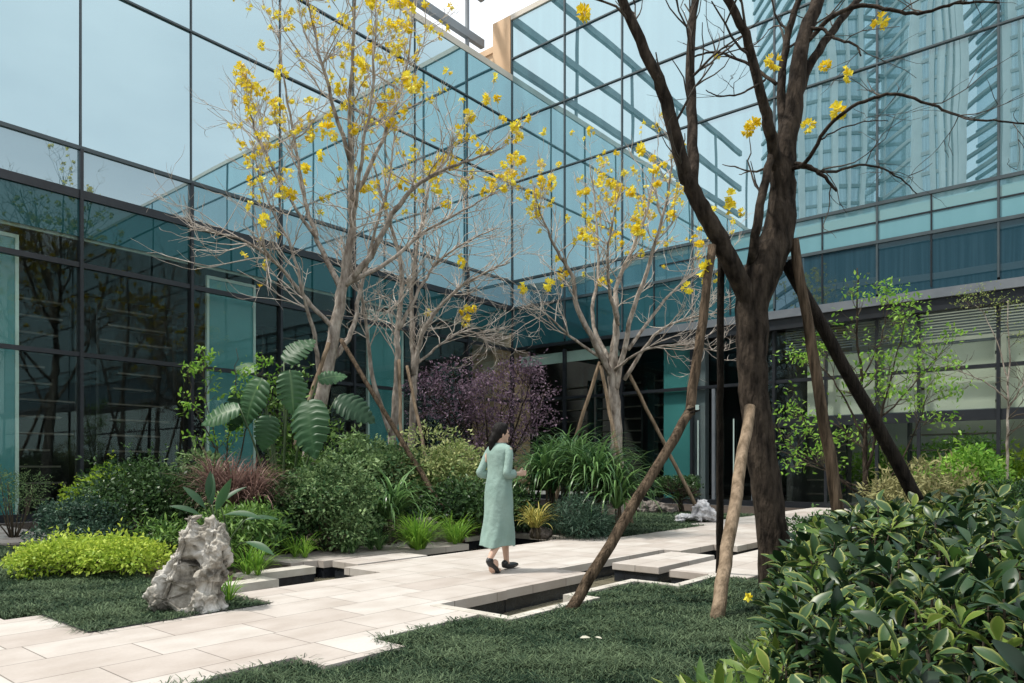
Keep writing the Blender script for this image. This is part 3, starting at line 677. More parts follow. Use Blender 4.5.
# ------------------------------------------------------------------ trees
def crom(pts, sub=5):
    p = np.asarray(pts, float); q = np.vstack([2*p[0]-p[1], p, 2*p[-1]-p[-2]]); o = []
    for i in range(1, len(q)-2):
        for k in range(sub):
            t = k/sub; a, b, c, d = q[i-1], q[i], q[i+1], q[i+2]
            o.append(.5*((2*b) + (c-a)*t + (2*a-5*b+4*c-d)*t*t + (3*b-a-3*c+d)*t**3))
    o.append(p[-1]); return np.array(o)
class Tree:
    def __init__(s, seed): s.tr = MB(); s.tw = MB(); s.tips = []; s.r = random.Random(seed); s.tipd = []
    def limb(s, pts, r0, r1, n=8, thick=True, wob=.012, rads=None):
        pp = crom([P(*p) if len(p) == 3 and p[0] > 20 or abs(p[1]) > 12 else p for p in pts])
        for i in range(1, len(pp)-1): pp[i] += np.array([s.r.gauss(0, wob), s.r.gauss(0, wob), s.r.gauss(0, wob*.5)])
        t = np.linspace(0, 1, len(pp)); rad = r0 + (r1-r0)*t**.85 if rads is None else np.interp(t, np.linspace(0, 1, len(rads)), rads)
        (s.tr if thick else s.tw).tube(pp, rad, n if thick else 5, jit=.10 if thick else 0)
        return pp, rad
    def twig(s, p, d, Ln, rad, lev, up=.25, n=5):
        pts = [p]; d = np.array(d, float)
        for k in range(n):
            d = unit(d + np.array([s.r.gauss(0, .22), s.r.gauss(0, .22), s.r.gauss(0, .16) + up*.3]))
            p = p + d*Ln/n; pts.append(p)
        rr = np.linspace(rad, rad*.45, n+1); s.tw.tube(pts, rr, 4 if rad < .012 else 5, cap=False)
        if lev > 0:
            for k in range(2 + s.r.randrange(2)):
                i = 1 + s.r.randrange(n); t = unit(pts[min(i+1, n)] - pts[i-1])
                s.twig(pts[i], unit(t + np.array([s.r.gauss(0, .6), s.r.gauss(0, .6), s.r.gauss(0, .35)])), Ln*(.45+.3*s.r.random()), max(rad*.6, s.rmin), lev-1, up, 4)
        s.tips.append((pts[-1], d))
    rmin = .0045
    def grow(s, pp, rad, cnt, Ln, lev=2, up=.3, lo=.25, spread=.8):
        m = len(pp)
        for c in range(cnt):
            f = lo + (1-lo)*s.r.random(); i = min(m-2, int(f*(m-1))); t = unit(pp[i+1]-pp[i])
            d = unit(t + np.array([s.r.gauss(0, spread), s.r.gauss(0, spread), s.r.gauss(0, spread*.6)+.1]))
            s.twig(pp[i], d, Ln*(1.15-.6*f)*(.7+.6*s.r.random()), min(.014, rad[i]*.5), lev, up)
    def finish(s, name, label, base, bark, twigm, group=None):
        t = empty(name, base, label, "tree", group)
        s.tr.build("trunk", bark, t, smooth=True)
        if s.tw.v: s.tw.build("crown", twigm, t, smooth=True)
        return t
def floret_cluster(seed, R_=.10, nf=8, fr=.052):
    r = np.random.default_rng(seed); V = []; Fa = []; A = []
    for i in range(nf):
        d = unit(r.normal(size=3) + np.array([0, 0, -.1])); c = d*R_*(.5+.6*r.random()); x = unit(np.cross(d, [.3, .2, .9])); y = np.cross(d, x); q = r.random()
        f = fr*(.8+.5*r.random())
        for k in range(5):
            a = k*2*math.pi/5; b = len(V); e1 = math.cos(a)*x+math.sin(a)*y; a2 = a+.55; a0 = a-.55
            el = math.cos(a0)*x+math.sin(a0)*y; er = math.cos(a2)*x+math.sin(a2)*y
            V += [c-d*f*.9, c+el*f*.75+d*f*.15, c+e1*f*1.15+d*f*(.2+.3*r.random()), c+er*f*.75+d*f*.15]; Fa.append((b, b+1, b+2, b+3)); A += [q]*4
    return V, Fa, A
CL = []
def cluster_mesh(i):
    while len(CL) <= i:
        V, Fa, A = floret_cluster(len(CL)+40)
        me = bpy.data.meshes.new("flower_cluster"); me.from_pydata([tuple(v) for v in V], [], Fa); me.update(); me.materials.append(M['flower'])
        a = me.attributes.new('rnd', 'FLOAT', 'POINT'); a.data.foreach_set('value', np.array(A, np.float32)); CL.append(me)
    return CL[i]
def flowers(t, pts, sc, seed=0):
    r = random.Random(seed); a = anchor(t)
    for p in pts:
        o = bpy.data.objects.new("flower_cluster", cluster_mesh(r.randrange(8))); C.objects.link(o); o.parent = t
        o.location = tuple(np.asarray(p) - a); o.rotation_euler = (r.random()*6, r.random()*6, r.random()*6); k = sc*(.55+.75*r.random()); o.scale = (k, k, k*.85)
def blossom(t, T, n, box, seed, sc, prefer):
    pts = pick_tips(T, n, box, seed, prefer, .10); VV = []; FF = []; AA = []; r = np.random.default_rng(seed)
    for p in pts:
        V, Fa, A = floret_cluster(int(r.integers(1e6)), .07, int(r.integers(2, 5)), .045); b0 = len(VV); VV += [np.array(v)*sc*(.6+.6*r.random()) + p for v in V]; FF += [tuple(i+b0 for i in f) for f in Fa]; AA += A
    o = mesh_obj("blossom", VV, FF, M['flower'], t, attrs={'rnd': AA}); o['kind'] = 'stuff'
def to_px(p): return 512 + F*p[0]/p[1], HOR - F*(p[2]-EYE)/p[1]
def pick_tips(T, n, box, seed, prefer=None, gap=.22):
    r = random.Random(seed); x0, x1, y0, y1 = box
    c = [p for p, d in T.tips if x0 < to_px(p)[0] < x1 and y0 < to_px(p)[1] < y1]
    r.shuffle(c); out_ = []
    for p in c:
        if prefer and r.random() > prefer(*to_px(p)): continue
        if all(np.linalg.norm(p-q) > gap for q in out_): out_.append(p)
        if len(out_) >= n: break
    return out_

# the left flowering tree
T = Tree(1); Y0 = 13.5
L_ = [T.limb([(296, 530, Y0), (306, 475, Y0), (320, 405, Y0), (333, 338, Y0), (343, 285, Y0), (352, 230, 13.4), (352, 180, 13.3), (350, 120, 13.1), (353, 50, 12.8), (356, -25, 12.6)], 0, 0, 12, rads=[.17, .15, .13, .115, .095, .065, .05, .038, .028, .018])]
for pts, r0, r1 in [
    ([(343, 287, Y0), (370, 256, 13.3), (398, 205, 13), (428, 178, 12.7), (465, 162, 12.4), (500, 148, 12.1)], .07, .012),
    ([(341, 290, Y0), (318, 240, 13.7), (305, 200, 13.9), (296, 150, 14), (285, 90, 14.1), (276, 25, 14.2)], .06, .012),
    ([(335, 330, Y0), (306, 300, 13.2), (281, 268, 12.9), (255, 247, 12.6), (227, 235, 12.3), (190, 229, 12)], .05, .010),
    ([(352, 200, 13.3), (378, 150, 13.5), (398, 100, 13.7), (410, 50, 13.9), (416, -15, 14)], .045, .012),
    ([(350, 160, 13.2), (332, 100, 13), (316, 40, 12.8), (303, -25, 12.6)], .045, .012),
    ([(343, 285, Y0), (388, 262, 13.9), (430, 228, 14.2), (472, 206, 14.5), (508, 186, 14.8)], .05, .010),
    ([(328, 365, Y0), (352, 332, 13.8), (362, 285, 14.2), (376, 230, 14.4), (392, 165, 14.7), (396, 90, 15)], .06, .012),
    ([(322, 395, Y0), (316, 345, 13.2), (305, 300, 12.9), (292, 250, 12.7), (268, 200, 12.5), (250, 140, 12.3)], .05, .010),
    ([(352, 230, 13.4), (362, 160, 12.7), (372, 90, 12.3), (376, 20, 12.0)], .04, .012),
    ([(318, 240, 13.7), (285, 190, 13.4), (255, 130, 13.2), (245, 85, 13)], .035, .010)]:
    L_.append(T.limb(pts, r0, r1, 7))
for i, (q, rr) in enumerate(L_): T.grow(q, rr, 21, 1.2, 2, .30, lo=.5 if i == 0 else .36)
t = T.finish("flowering_tree", "leaning yellow-blossomed tree in front of the left glass wall, left of the person", P(296, 530, Y0)*[1,1,0], M['bark_pale'], M['twig'], "yellow flowering trees")
flowers(t, pick_tips(T, 98, (235, 525, -10, 300), 3, lambda x, y: (1 if y < 215 else .3)), .98, 1)
blossom(t, T, 330, (230, 530, -12, 290), 13, 1.0, lambda x, y: 1 if y < 200 else .25)

# two pale leafless trees behind it
T = Tree(2); Y1 = 15.2
L_ = []
for pts, r0, r1 in [
    ([(392, 522, Y1), (393, 450, Y1), (397, 385, Y1), (398, 330, Y1), (402, 275, 15.3), (388, 215, 15.4), (372, 160, 15.5)], .11, .016),
    ([(393, 440, Y1), (372, 378, 15), (367, 330, 14.9), (358, 285, 14.7), (340, 235, 14.5)], .06, .012),
    ([(398, 330, Y1), (420, 290, 15.4), (438, 262, 15.6), (470, 240, 15.8), (498, 228, 16)], .045, .010)]:
    L_.append(T.limb(pts, r0, r1, 8))
for q, rr in L_: T.grow(q, rr, 26, 1.3, 2, .15, lo=.4)
T.finish("bare_tree", "slim pale leafless tree with a bent side stem, just behind the left flowering tree", P(392, 522, Y1)*[1,1,0], M['bark_pale'], M['twig'])
T = Tree(12); Y2 = 16.2
L_ = []
for pts, r0, r1 in [
    ([(409, 520, Y2), (411, 440, Y2), (414, 380, Y2), (422, 335, Y2), (445, 300, 16.0), (480, 275, 15.8), (510, 262, 15.6)], .10, .012),
    ([(414, 375, Y2), (412, 320, 16.3), (414, 262, 16.4), (426, 205, 16.5), (438, 150, 16.7)], .07, .012),
    ([(416, 365, Y2), (440, 345, 16.4), (468, 332, 16.6), (505, 345, 16.9)], .035, .009)]:
    L_.append(T.limb(pts, r0, r1, 8))
for q, rr in L_: T.grow(q, rr, 26, 1.3, 2, .12, lo=.35)
t = T.finish("bare_tree", "slim pale leafless tree with long side branches, left of the purple maple", P(409, 520, Y2)*[1,1,0], M['bark_pale'], M['twig'])
flowers(t, pick_tips(T, 6, (400, 520, 180, 330), 5), 1.2, 2)

# the middle flowering tree
T = Tree(3); Y3 = 16.0
L_ = [T.limb([(621, 522, Y3), (618, 470, Y3), (616, 420, Y3), (613, 378, Y3), (617, 325, Y3), (616, 289, 16.1), (634, 246, 16.2), (650, 198, 16.3), (655, 150, 16.4)], 0, 0, 12, rads=[.155, .14, .125, .12, .07, .05, .036, .025, .012])]
for pts, r0, r1 in [
    ([(613, 378, Y3), (600, 352, 15.8), (578, 309, 15.6), (572, 276, 15.5), (558, 252, 15.3), (545, 225, 15.2), (535, 195, 15)], .085, .012),
    ([(614, 395, Y3), (630, 323, 15.6), (652, 255, 15.3), (668, 195, 15), (672, 150, 14.9)], .075, .012),
    ([(604, 360, Y3), (575, 340, 15.4), (550, 318, 15.1), (528, 300, 14.9)], .04, .009),
    ([(624, 380, Y3), (655, 335, 15.7), (690, 318, 15.5), (725, 312, 15.3)], .05, .009),
    ([(628, 350, Y3), (665, 300, 16.3), (700, 268, 16.5), (730, 250, 16.7)], .045, .009),
    ([(610, 362, Y3), (592, 318, 16.4), (598, 270, 16.7), (596, 215, 16.9), (590, 165, 17)], .06, .012),
    ([(612, 372, Y3), (640, 352, 15.2), (680, 345, 14.9), (720, 352, 14.6)], .035, .009),
    ([(618, 325, Y3), (608, 280, 15.2), (610, 235, 14.8), (622, 185, 14.6)], .05, .010)]:
    L_.append(T.limb(pts, r0, r1, 7))
for i, (q, rr) in enumerate(L_): T.grow(q, rr, 15, 1.1, 2, .36, lo=.5 if i == 0 else .38)
t = T.finish("flowering_tree", "upright yellow-blossomed tree with a fan of pale branches, behind the strap-leaved plants", P(621, 522, Y3)*[1,1,0], M['bark_pale'], M['twig'], "yellow flowering trees")
flowers(t, pick_tips(T, 64, (505, 735, 120, 290), 7, lambda x, y: 1 if y < 245 else .25), 1.0, 3)
blossom(t, T, 170, (500, 735, 115, 290), 14, 1.0, lambda x, y: 1 if y < 240 else .2)

# the thick dark tree in front
T = Tree(4); Y4 = 7.0
T.rmin = .003
T.limb([(781, 640, Y4), (776, 590, Y4), (771, 520, Y4), (761, 450, Y4), (754, 400, Y4), (752, 350, Y4), (754, 300, Y4), (764, 268, Y4), (777, 240, Y4), (782, 200, Y4), (784, 160, 7.0), (793, 108, 7.05), (802, 44, 7.1), (822, -10, 7.15), (840, -80, 7.2)], 0, 0, 16, wob=.006,
       rads=[.20, .165, .142, .138, .138, .145, .162, .176, .158, .125, .11, .085, .072, .06, .05])
L_ = []
for pts, r0, r1 in [
    ([(757, 318, Y4), (737, 276, 6.9), (715, 230, 6.8), (694, 193, 6.75), (683, 165, 6.7), (666, 101, 6.6), (652, 64, 6.55), (622, -2, 6.5), (600, -70, 6.4)], .105, .035),
    ([(692, 190, 6.75), (692, 135, 6.9), (690, 66, 7.05), (695, 0, 7.2), (700, -70, 7.3)], .06, .03),
    ([(780, 180, Y4), (770, 130, 6.85), (762, 101, 6.8), (749, 44, 6.7), (725, -5, 6.6), (700, -60, 6.5)], .062, .03),
    ([(792, 112, 7.05), (809, 66, 7.15), (835, 28, 7.25), (862, -6, 7.35), (900, -60, 7.5)], .055, .025),
    ([(783, 150, Y4), (781, 90, 7.2), (787, 40, 7.3), (800, -10, 7.4), (808, -80, 7.5)], .05, .025),
    ([(750, 275, Y4), (757, 225, 6.8), (766, 180, 6.85), (773, 150, 6.95)], .05, .035),
    ([(786, 164, Y4), (806, 166, 6.85), (822, 175, 6.75), (837, 191, 6.7)], .028, .012),
    ([(787, 170, Y4), (806, 162, 6.7), (825, 131, 6.5), (848, 109, 6.3), (875, 98, 6.2), (895, 94, 6.1), (929, 104, 6.0), (966, 118, 5.9), (1000, 121, 5.8), (1030, 124, 5.7)], .022, .006),
    ([(790, 165, Y4), (828, 172, 7.1), (865, 165, 7.2), (895, 175, 7.3), (917, 194, 7.4)], .018, .005),
    ([(800, 50, 7.1), (828, 20, 7.0), (862, 5, 6.9), (889, 10, 6.8), (919, 13, 6.7), (949, 5, 6.6), (976, 2, 6.5), (1000, 3, 6.4)], .026, .008),
    ([(805, 30, 7.1), (821, 29, 7.0), (838, 40, 6.9), (855, 45, 6.8), (861, 56, 6.75)], .02, .007),
    ([(776, 84, 6.85), (751, 66, 7.1), (717, 52, 7.3), (694, 57, 7.4)], .018, .009),
    ([(765, 80, 6.8), (745, 92, 6.6), (720, 96, 6.45), (706, 90, 6.4)], .012, .004),
    ([(820, 140, 6.55), (842, 128, 6.6), (870, 121, 6.7), (888, 121, 6.8)], .008, .004)]:
    L_.append(T.limb(pts, r0, r1, 9, wob=.006))
for i, (q, rr) in enumerate(L_):
    T.grow(q, rr, [7, 7, 6, 6, 6, 2, 2, 7, 5, 6, 3, 3, 3, 3][i], .75, 1, .15, lo=.45)
t = T.finish("tree", "thick dark-barked tree with forked limbs in the foreground, propped by poles beside the glossy bush", P(779, 640, Y4)*[1,1,0], M['bark_dark'], M['twig_dark'])
fl = [(880, 22, 6.9), (845, 70, 6.6), (824, 66, 6.7), (838, 112, 6.4), (808, 124, 6.7), (752, 124, 6.6), (747, 130, 6.6), (774, 62, 6.9), (742, 213, 6.8), (730, 196, 6.9), (728, 208, 6.9), (584, 14, 6.4), (640, 150, 6.6), (716, 56, 7.2), (700, 244, 6.7), (705, 268, 6.75), (848, 76, 6.6)]
flowers(t, [P(*q) for q in fl], .62, 5)
for q in fl: pass

# slender leafy sapling and bare sapling on the right
M['lime'] = leafmat("bright_green_leaves", (.10, .26, .03), (.28, .46, .07), .45, .4)
M['limeb'] = leafmat("olive_buds", (.16, .24, .06), (.30, .34, .10), .5, .3)
def leafy(T, t, n, mat, leaf, box=None, per=6, seed=0, rad=.10):
    r = np.random.default_rng(seed); c = [p for p, d in T.tips if box is None or (box[0] < to_px(p)[0] < box[1] and box[2] < to_px(p)[1] < box[3])]
    c = np.array(c); idx = r.integers(0, len(c), n)
    pos = c[idx] + r.normal(size=(n, 3))*rad*np.array([1, 1, .7]); d = unit(r.normal(size=(n, 3)) + np.array([0, 0, -.1]))
    V, Fa, at = scatter(T_OVAL if leaf > .05 else T_SMALL, pos, d, unit(r.normal(size=(n, 3))*.6+np.array([0, 0, 1])), leaf*(.6+.7*r.random(n)), r.random(n))
    mesh_obj("foliage", V, Fa, mat, t, attrs=at)
T = Tree(5); Y5 = 11.5
L_ = []
for pts, r0, r1 in [
    ([(866, 545, Y5), (866, 480, Y5), (865, 430, Y5), (862, 380, 11.4), (857, 335, 11.3), (857, 268, 11.2)], .055, .008),
    ([(866, 470, Y5), (880, 420, 11.3), (893, 370, 11.2), (905, 320, 11)], .028, .006),
    ([(865, 440, Y5), (845, 400, 11.6), (825, 370, 11.7), (805, 362, 11.8)], .02, .005),
    ([(866, 430, Y5), (900, 400, 11.8), (925, 370, 11.9), (950, 345, 12)], .02, .005),
    ([(866, 500, Y5), (840, 480, 11.2), (812, 460, 11.1), (785, 442, 11)], .022, .005),
    ([(866, 490, Y5), (830, 470, 11.9), (800, 410, 12)], .018, .005),
    ([(862, 380, 11.4), (880, 340, 11.6), (890, 300, 11.7)], .016, .005),
    ([(866, 505, Y5), (895, 470, 11.2), (915, 430, 11.1), (930, 390, 11)], .02, .005)]:
    L_.append(T.limb(pts, r0, r1, 7, wob=.01))
for q, rr in L_: T.grow(q, rr, 11, .62, 1, .2, lo=.3)
t = T.finish("sapling", "young tree with bright lime-green leaves in front of the pale blinds, behind the glossy bush", P(866, 545, Y5)*[1,1,0], M['bark_dark'], M['stem'])
leafy(T, t, 2300, M['lime'], .075, rad=.09, seed=2)
T = Tree(6); Y6 = 12.5
L_ = []
for pts, r0, r1 in [
    ([(1006, 540, Y6), (1007, 480, Y6), (1008, 420, Y6), (1009, 360, Y6), (1008, 300, Y6)], .035, .006),
    ([(1008, 400, Y6), (985, 382, 12.4), (962, 372, 12.3), (955, 366, 12.2)], .014, .004),
    ([(1008, 385, Y6), (1000, 350, 12.6), (985, 315, 12.7), (975, 305, 12.8)], .014, .004),
    ([(1008, 410, Y6), (1022, 385, 12.3), (1035, 360, 12.2)], .014, .004)]:
    L_.append(T.limb(pts, r0, r1, 6, wob=.008))
for q, rr in L_: T.grow(q, rr, 9, .55, 1, .2, lo=.4)
t = T.finish("sapling", "slender sapling with thin pale stem and few small buds at the right edge", P(1006, 540, Y6)*[1,1,0], M['bark_pale'], M['stem'])
leafy(T, t, 420, M['limeb'], .045, (940, 1060, 250, 345), rad=.10, seed=4)

# purple maple
M['purple'] = leafmat("purple_maple_leaves", (.08, .05, .078), (.36, .25, .33), .5, .25)
T = Tree(7); Y7 = 17.5
L_ = []
for a in range(9):
    x = 425 + a*16 + random.uniform(-6, 6); yt = 362 + abs(a-4)*5 + random.uniform(-6, 10)
    L_.append(T.limb([(492, 516, Y7), (491 + (x-491)*.25, 470, Y7), (491 + (x-491)*.7, 415, Y7 + random.uniform(-.8, .8)), (x, yt, Y7 + random.uniform(-1.4, 1.4))], .05, .008, 6))
for q, rr in L_: T.grow(q, rr, 12, .8, 1, .05, lo=.35)
t = T.finish("purple_maple", "bushy maple with dark purple leaves standing in the building's inner corner", P(492, 516, Y7)*[1,1,0], M['bark_dark'], M['stem'])
leafy(T, t, 8000, M['purple'], .075, (395, 570, 345, 480), rad=.13, seed=6)

# ------------------------------------------------------------------ support poles
def pole(a, b, r, mat, label, r1=None, group="support poles propping the trees", tie=None):
    a = np.asarray(a, float); b = np.asarray(b, float); rn = np.random.default_rng(int(abs(a[0]*100+b[2]*10)))
    m_ = MB(); n = 14; t_ = np.linspace(0, 1, n)[:, None]; pts = a + (b-a)*t_; pts[1:-1] += rn.normal(size=(n-2, 3))*.005
    m_.tube(pts, r + ((r1 or r*.88)-r)*t_[:, 0], 12, jit=.07)
    return tag(m_.build("support_pole", mat, None, a, smooth=True), label, "pole", group)
def g0(px, Y): return gpt(px, Y, -.04)
pole(g0(569, 5.95), P(692, 408, 6.5), .049, M['pole_brown'], "brown leaning pole rising from the lawn edge beside the right pond", .042)
pole(P(690, 414, 6.52), P(712, 246, 6.78), .046, M['pole_brown'], "upper brown pole from the leaning pole's tip to the thick tree's left limb", .040)
pole(g0(719, 7.9), P(721, 240, 6.9), .040, M['pole_dark'], "thin dark upright pole between the pale post and the leaning pole", .034)
pole(g0(716, 5.55), P(750, 407, 6.72), .057, M['pole_pale'], "short pale timber post with a sawn top leaning on the thick dark trunk", .049)
pole(g0(853, 6.7), P(794, 240, 6.95), .060, M['pole_brown'], "knotty brown pole right of the thick trunk, rising steeply out of the glossy bush", .045)
pole(g0(966, 7.3), P(786, 262, 7.05), .070, M['pole_dark'], "dark pole crossing in front of the lime-green sapling to the thick trunk", .058)
pole(g0(548, 16), P(600, 362, 16.0), .045, M['pole_pale'], "thin pole on the left of the middle flowering tree")
pole(g0(632, 14.8), P(601, 366, 15.9), .045, M['pole_pale'], "thin pole crossing the trunk of the middle flowering tree")
pole(g0(703, 16.4), P(629, 374, 16.0), .045, M['pole_pale'], "thin pole leaning on the right of the middle flowering tree")
pole(g0(463, 11.6), P(341, 340, 13.4), .045, M['pole_brown'], "long thin brown pole slanting down through the cream bush to the bright grass tuft")
pole(g0(262, 12.4), P(329, 343, 13.4), .045, M['pole_pale'], "pale pole behind the big-leaved plant propping the left flowering tree")
pole(g0(403, 14.2), P(399, 360, 15.1), .040, M['pole_pale'], "short upright pale pole against the left leafless tree")
pole(g0(440, 14.8), P(407, 366, 16.1), .040, M['pole_pale'], "short slanting pale pole against the right leafless tree")
m_ = MB(); q = P(692, 410, 6.50); ps = empty("pole_strap", q, "small dark strap with a pale tag tying the two brown poles together", "strap")
for dz in (-.02, .012):
    m_.tube([q + np.array([.062*math.cos(a_), .062*math.sin(a_), dz + .02*math.cos(a_)]) for a_ in np.linspace(0, 6.283, 17)], .010, 6)
m_.build("rope", M['pole_dark'], ps, smooth=True)
m_ = MB(); m_.box(q[0]+.012, q[0]+.042, q[1]-.082, q[1]-.074, q[2]-.005, q[2]+.04); m_.build("tag", M['paleframe'], ps)

# ------------------------------------------------------------------ rocks
def rock_mat(name, c1, c2, c3):
    m, n, o = newmat(name); l = n.links.new
    p = n.nodes.new("ShaderNodeBsdfPrincipled"); l(p.outputs[0], o.inputs[0]); p.inputs['Roughness'].default_value = .85
    t = n.nodes.new("ShaderNodeTexCoord")
    z = n.nodes.new("ShaderNodeTexNoise"); z.inputs['Scale'].default_value = 5; z.inputs['Detail'].default_value = 9; z.inputs['Roughness'].default_value = .65; l(t.outputs['Object'], z.inputs['Vector'])
    r = n.nodes.new("ShaderNodeValToRGB"); e = r.color_ramp.elements; e[0].position = .34; e[0].color = rgba(c1); e[1].position = .66; e[1].color = rgba(c2)
    k = e.new(.5); k.color = rgba(c3); l(z.outputs['Fac'], r.inputs[0]); l(r.outputs[0], p.inputs['Base Color'])
    z2 = n.nodes.new("ShaderNodeTexNoise"); z2.inputs['Scale'].default_value = 30; z2.inputs['Detail'].default_value = 8; l(t.outputs['Object'], z2.inputs['Vector'])
    b = n.nodes.new("ShaderNodeBump"); b.inputs['Strength'].default_value = .7; b.inputs['Distance'].default_value = .02; l(z2.outputs['Fac'], b.inputs['Height']); l(b.outputs[0], p.inputs['Normal'])
    return m
M['rock'] = rock_mat("grey_garden_rock", (.06, .052, .04), (.58, .565, .53), (.33, .305, .26))
M['rockw'] = rock_mat("pale_garden_rock", (.30, .30, .32), (.66, .66, .68), (.50, .50, .52))
M['rockd'] = rock_mat("brown_garden_rock", (.06, .05, .042), (.26, .23, .21), (.14, .12, .105))
def rock(label, base, lobes, voxel, amp, mat, pitscale=6.0, pit=.05, seed=0, crev=None):
    m_ = MB()
    for (x, y, z, rx, ry, rz) in lobes: m_.ell((x, y, z), (rx, ry, rz), 14, 10)
    V, N, Fa = remeshed(m_, voxel, 2); o3 = Vector((seed*3.1, seed*1.7, seed*.9)); W = []
    for v, nn in zip(V, N):
        q = Vector(v) + o3
        d = amp*noise.turbulence(Vector((q.x, q.y, q.z*.7))*3.2, 5, False) - amp*.6 + amp*.45*noise.noise(q*11) + amp*.40*noise.noise(q*25) + amp*.16*noise.noise(q*55)
        wq = Vector((q.x, q.y*1., q.z*.75))*pitscale + noise.noise_vector(q*4)*.5
        dist = noise.voronoi(wq)[0][0]; d -= pit*(max(0, .46-dist)/.46)**.7*(1 if noise.noise(q*2.3) > -.15 else .25)
        if crev and v[1] < .12: d -= .075*math.exp(-((v[0]-crev[0]-crev[1]*(v[2]-.3)-.03*noise.noise(q*6))/.022)**2)*(1 if .1 < v[2] < .62 else .3)
        W.append(v + nn*d)
    W = np.array(W); W[:, 2] = np.maximum(W[:, 2], -.05)
    o = mesh_obj("garden_rock", W + np.asarray(base), Fa, mat, None, base, smooth=True)
    return tag(o, label, "rock")
def RX(px): return (px-185)/125.
def RZ(py): return (614-py)/125.
rock("upright eroded grey stone with a knobbly top, beside the path on the left lawn", gpt(185, 5.85, -.03),
     [(RX(165), 0, RZ(600), .17, .17, .17), (RX(170), .02, RZ(580), .155, .16, .17), (RX(178), .02, RZ(560), .145, .15, .16), (RX(185), .03, RZ(540), .12, .13, .15), (RX(189), .03, RZ(519), .082, .085, .082), (RX(189), .03, RZ(530), .09, .1, .12),
      (RX(205), .05, RZ(598), .19, .19, .17), (RX(207), .06, RZ(575), .18, .18, .22), (RX(209), .07, RZ(550), .165, .17, .19), (RX(212), .07, RZ(533), .125, .13, .125), (RX(217), .06, RZ(560), .125, .14, .27), (RX(200), .06, RZ(540), .13, .13, .14), (RX(190), .06, RZ(590), .20, .15, .2), (RX(165), .04, RZ(612), .18, .16, .12), (RX(190), .02, RZ(614), .2, .16, .12), (RX(210), .06, RZ(612), .19, .18, .14), (RX(195), .06, RZ(560), .16, .13, .2)],
     .0095, .080, M['rock'], 9.0, .085, 1, (.055, -.10))
rock("low jagged pale rock on the far lawn beside the path", gpt(697, 15.4, -.05),
     [(-.1, 0, .16, .42, .25, .14), (.1, 0, .3, .22, .2, .22), (.17, .02, .46, .1, .1, .12), (-.32, 0, .1, .22, .2, .1), (.3, 0, .2, .16, .2, .2), (0, .1, .36, .15, .1, .1)], .024, .10, M['rockw'], 4, .10, 2)
rock("brown rock under the low pine, left of the pale rock", gpt(648, 18.6, -.05), [(0, 0, .18, .55, .4, .25), (.4, 0, .12, .4, .3, .18), (-.3, .1, .3, .3, .3, .2)], .03, .1, M['rockd'], 3, .1, 3)
rock("mossy grey rock behind the glossy bush near the slender sapling", gpt(975, 8.6, -.05), [(0, 0, .3, .55, .4, .32), (-.3, 0, .35, .3, .3, .28), (.35, .1, .2, .35, .3, .24), (-.1, 0, .5, .3, .25, .14)], .025, .08, M['rock'], 4, .08, 4)
rock("small half-hidden rock behind the bright grass tuft", gpt(425, 11.4, -.05), [(0, 0, .22, .3, .25, .25), (.15, 0, .12, .25, .2, .18)], .022, .06, M['rockd'], 5, .06, 5)
rock("small dark stone beside the yellow-striped plant", gpt(541, 11.9, -.05), [(0, 0, .12, .22, .18, .14)], .02, .04, M['rockd'], 5, .04, 6)

# ------------------------------------------------------------------ planting
M['yellow'] = leafmat("golden_leaves", (.22, .36, .035), (.55, .65, .10), .5, .35)
M['golden2'] = leafmat("lime_yellow_leaves", (.20, .36, .03), (.44, .56, .06), .5, .35)
M['green'] = leafmat("mid_green_leaves", (.035, .10, .022), (.19, .32, .07), .45, .25)
M['dgreen'] = leafmat("dark_green_leaves", (.010, .034, .012), (.075, .145, .045), .4, .2)
M['bgreen'] = leafmat("blue_green_leaves", (.014, .042, .028), (.085, .155, .10), .5, .2)
M['cream'] = leafmat("cream_variegated_leaves", (.14, .22, .06), (.60, .62, .28), .5, .3)
M['grey'] = leafmat("grey_green_leaves", (.04, .10, .032), (.28, .40, .17), .5, .25)
M['strap'] = leafmat("dark_strap_leaves", (.018, .07, .025), (.19, .34, .11), .3, .3, spec=.4)
M['bgrass'] = leafmat("bright_grass_blades", (.07, .20, .02), (.26, .44, .06), .45, .35)
M['brown'] = leafmat("russet_blades", (.09, .052, .045), (.32, .205, .175), .55, .3)
M['strip'] = leafmat("yellow_striped_blades", (.20, .22, .05), (.56, .48, .14), .5, .3)
M['philo'] = leafmat("large_lobed_leaves", (.016, .058, .024), (.060, .145, .060), .45, .3, spec=.35, edge=(.16, .26, .12), elo=.8)
M['dry'] = leafmat("dry_grass_blades", (.16, .17, .07), (.34, .32, .15), .6, .3)

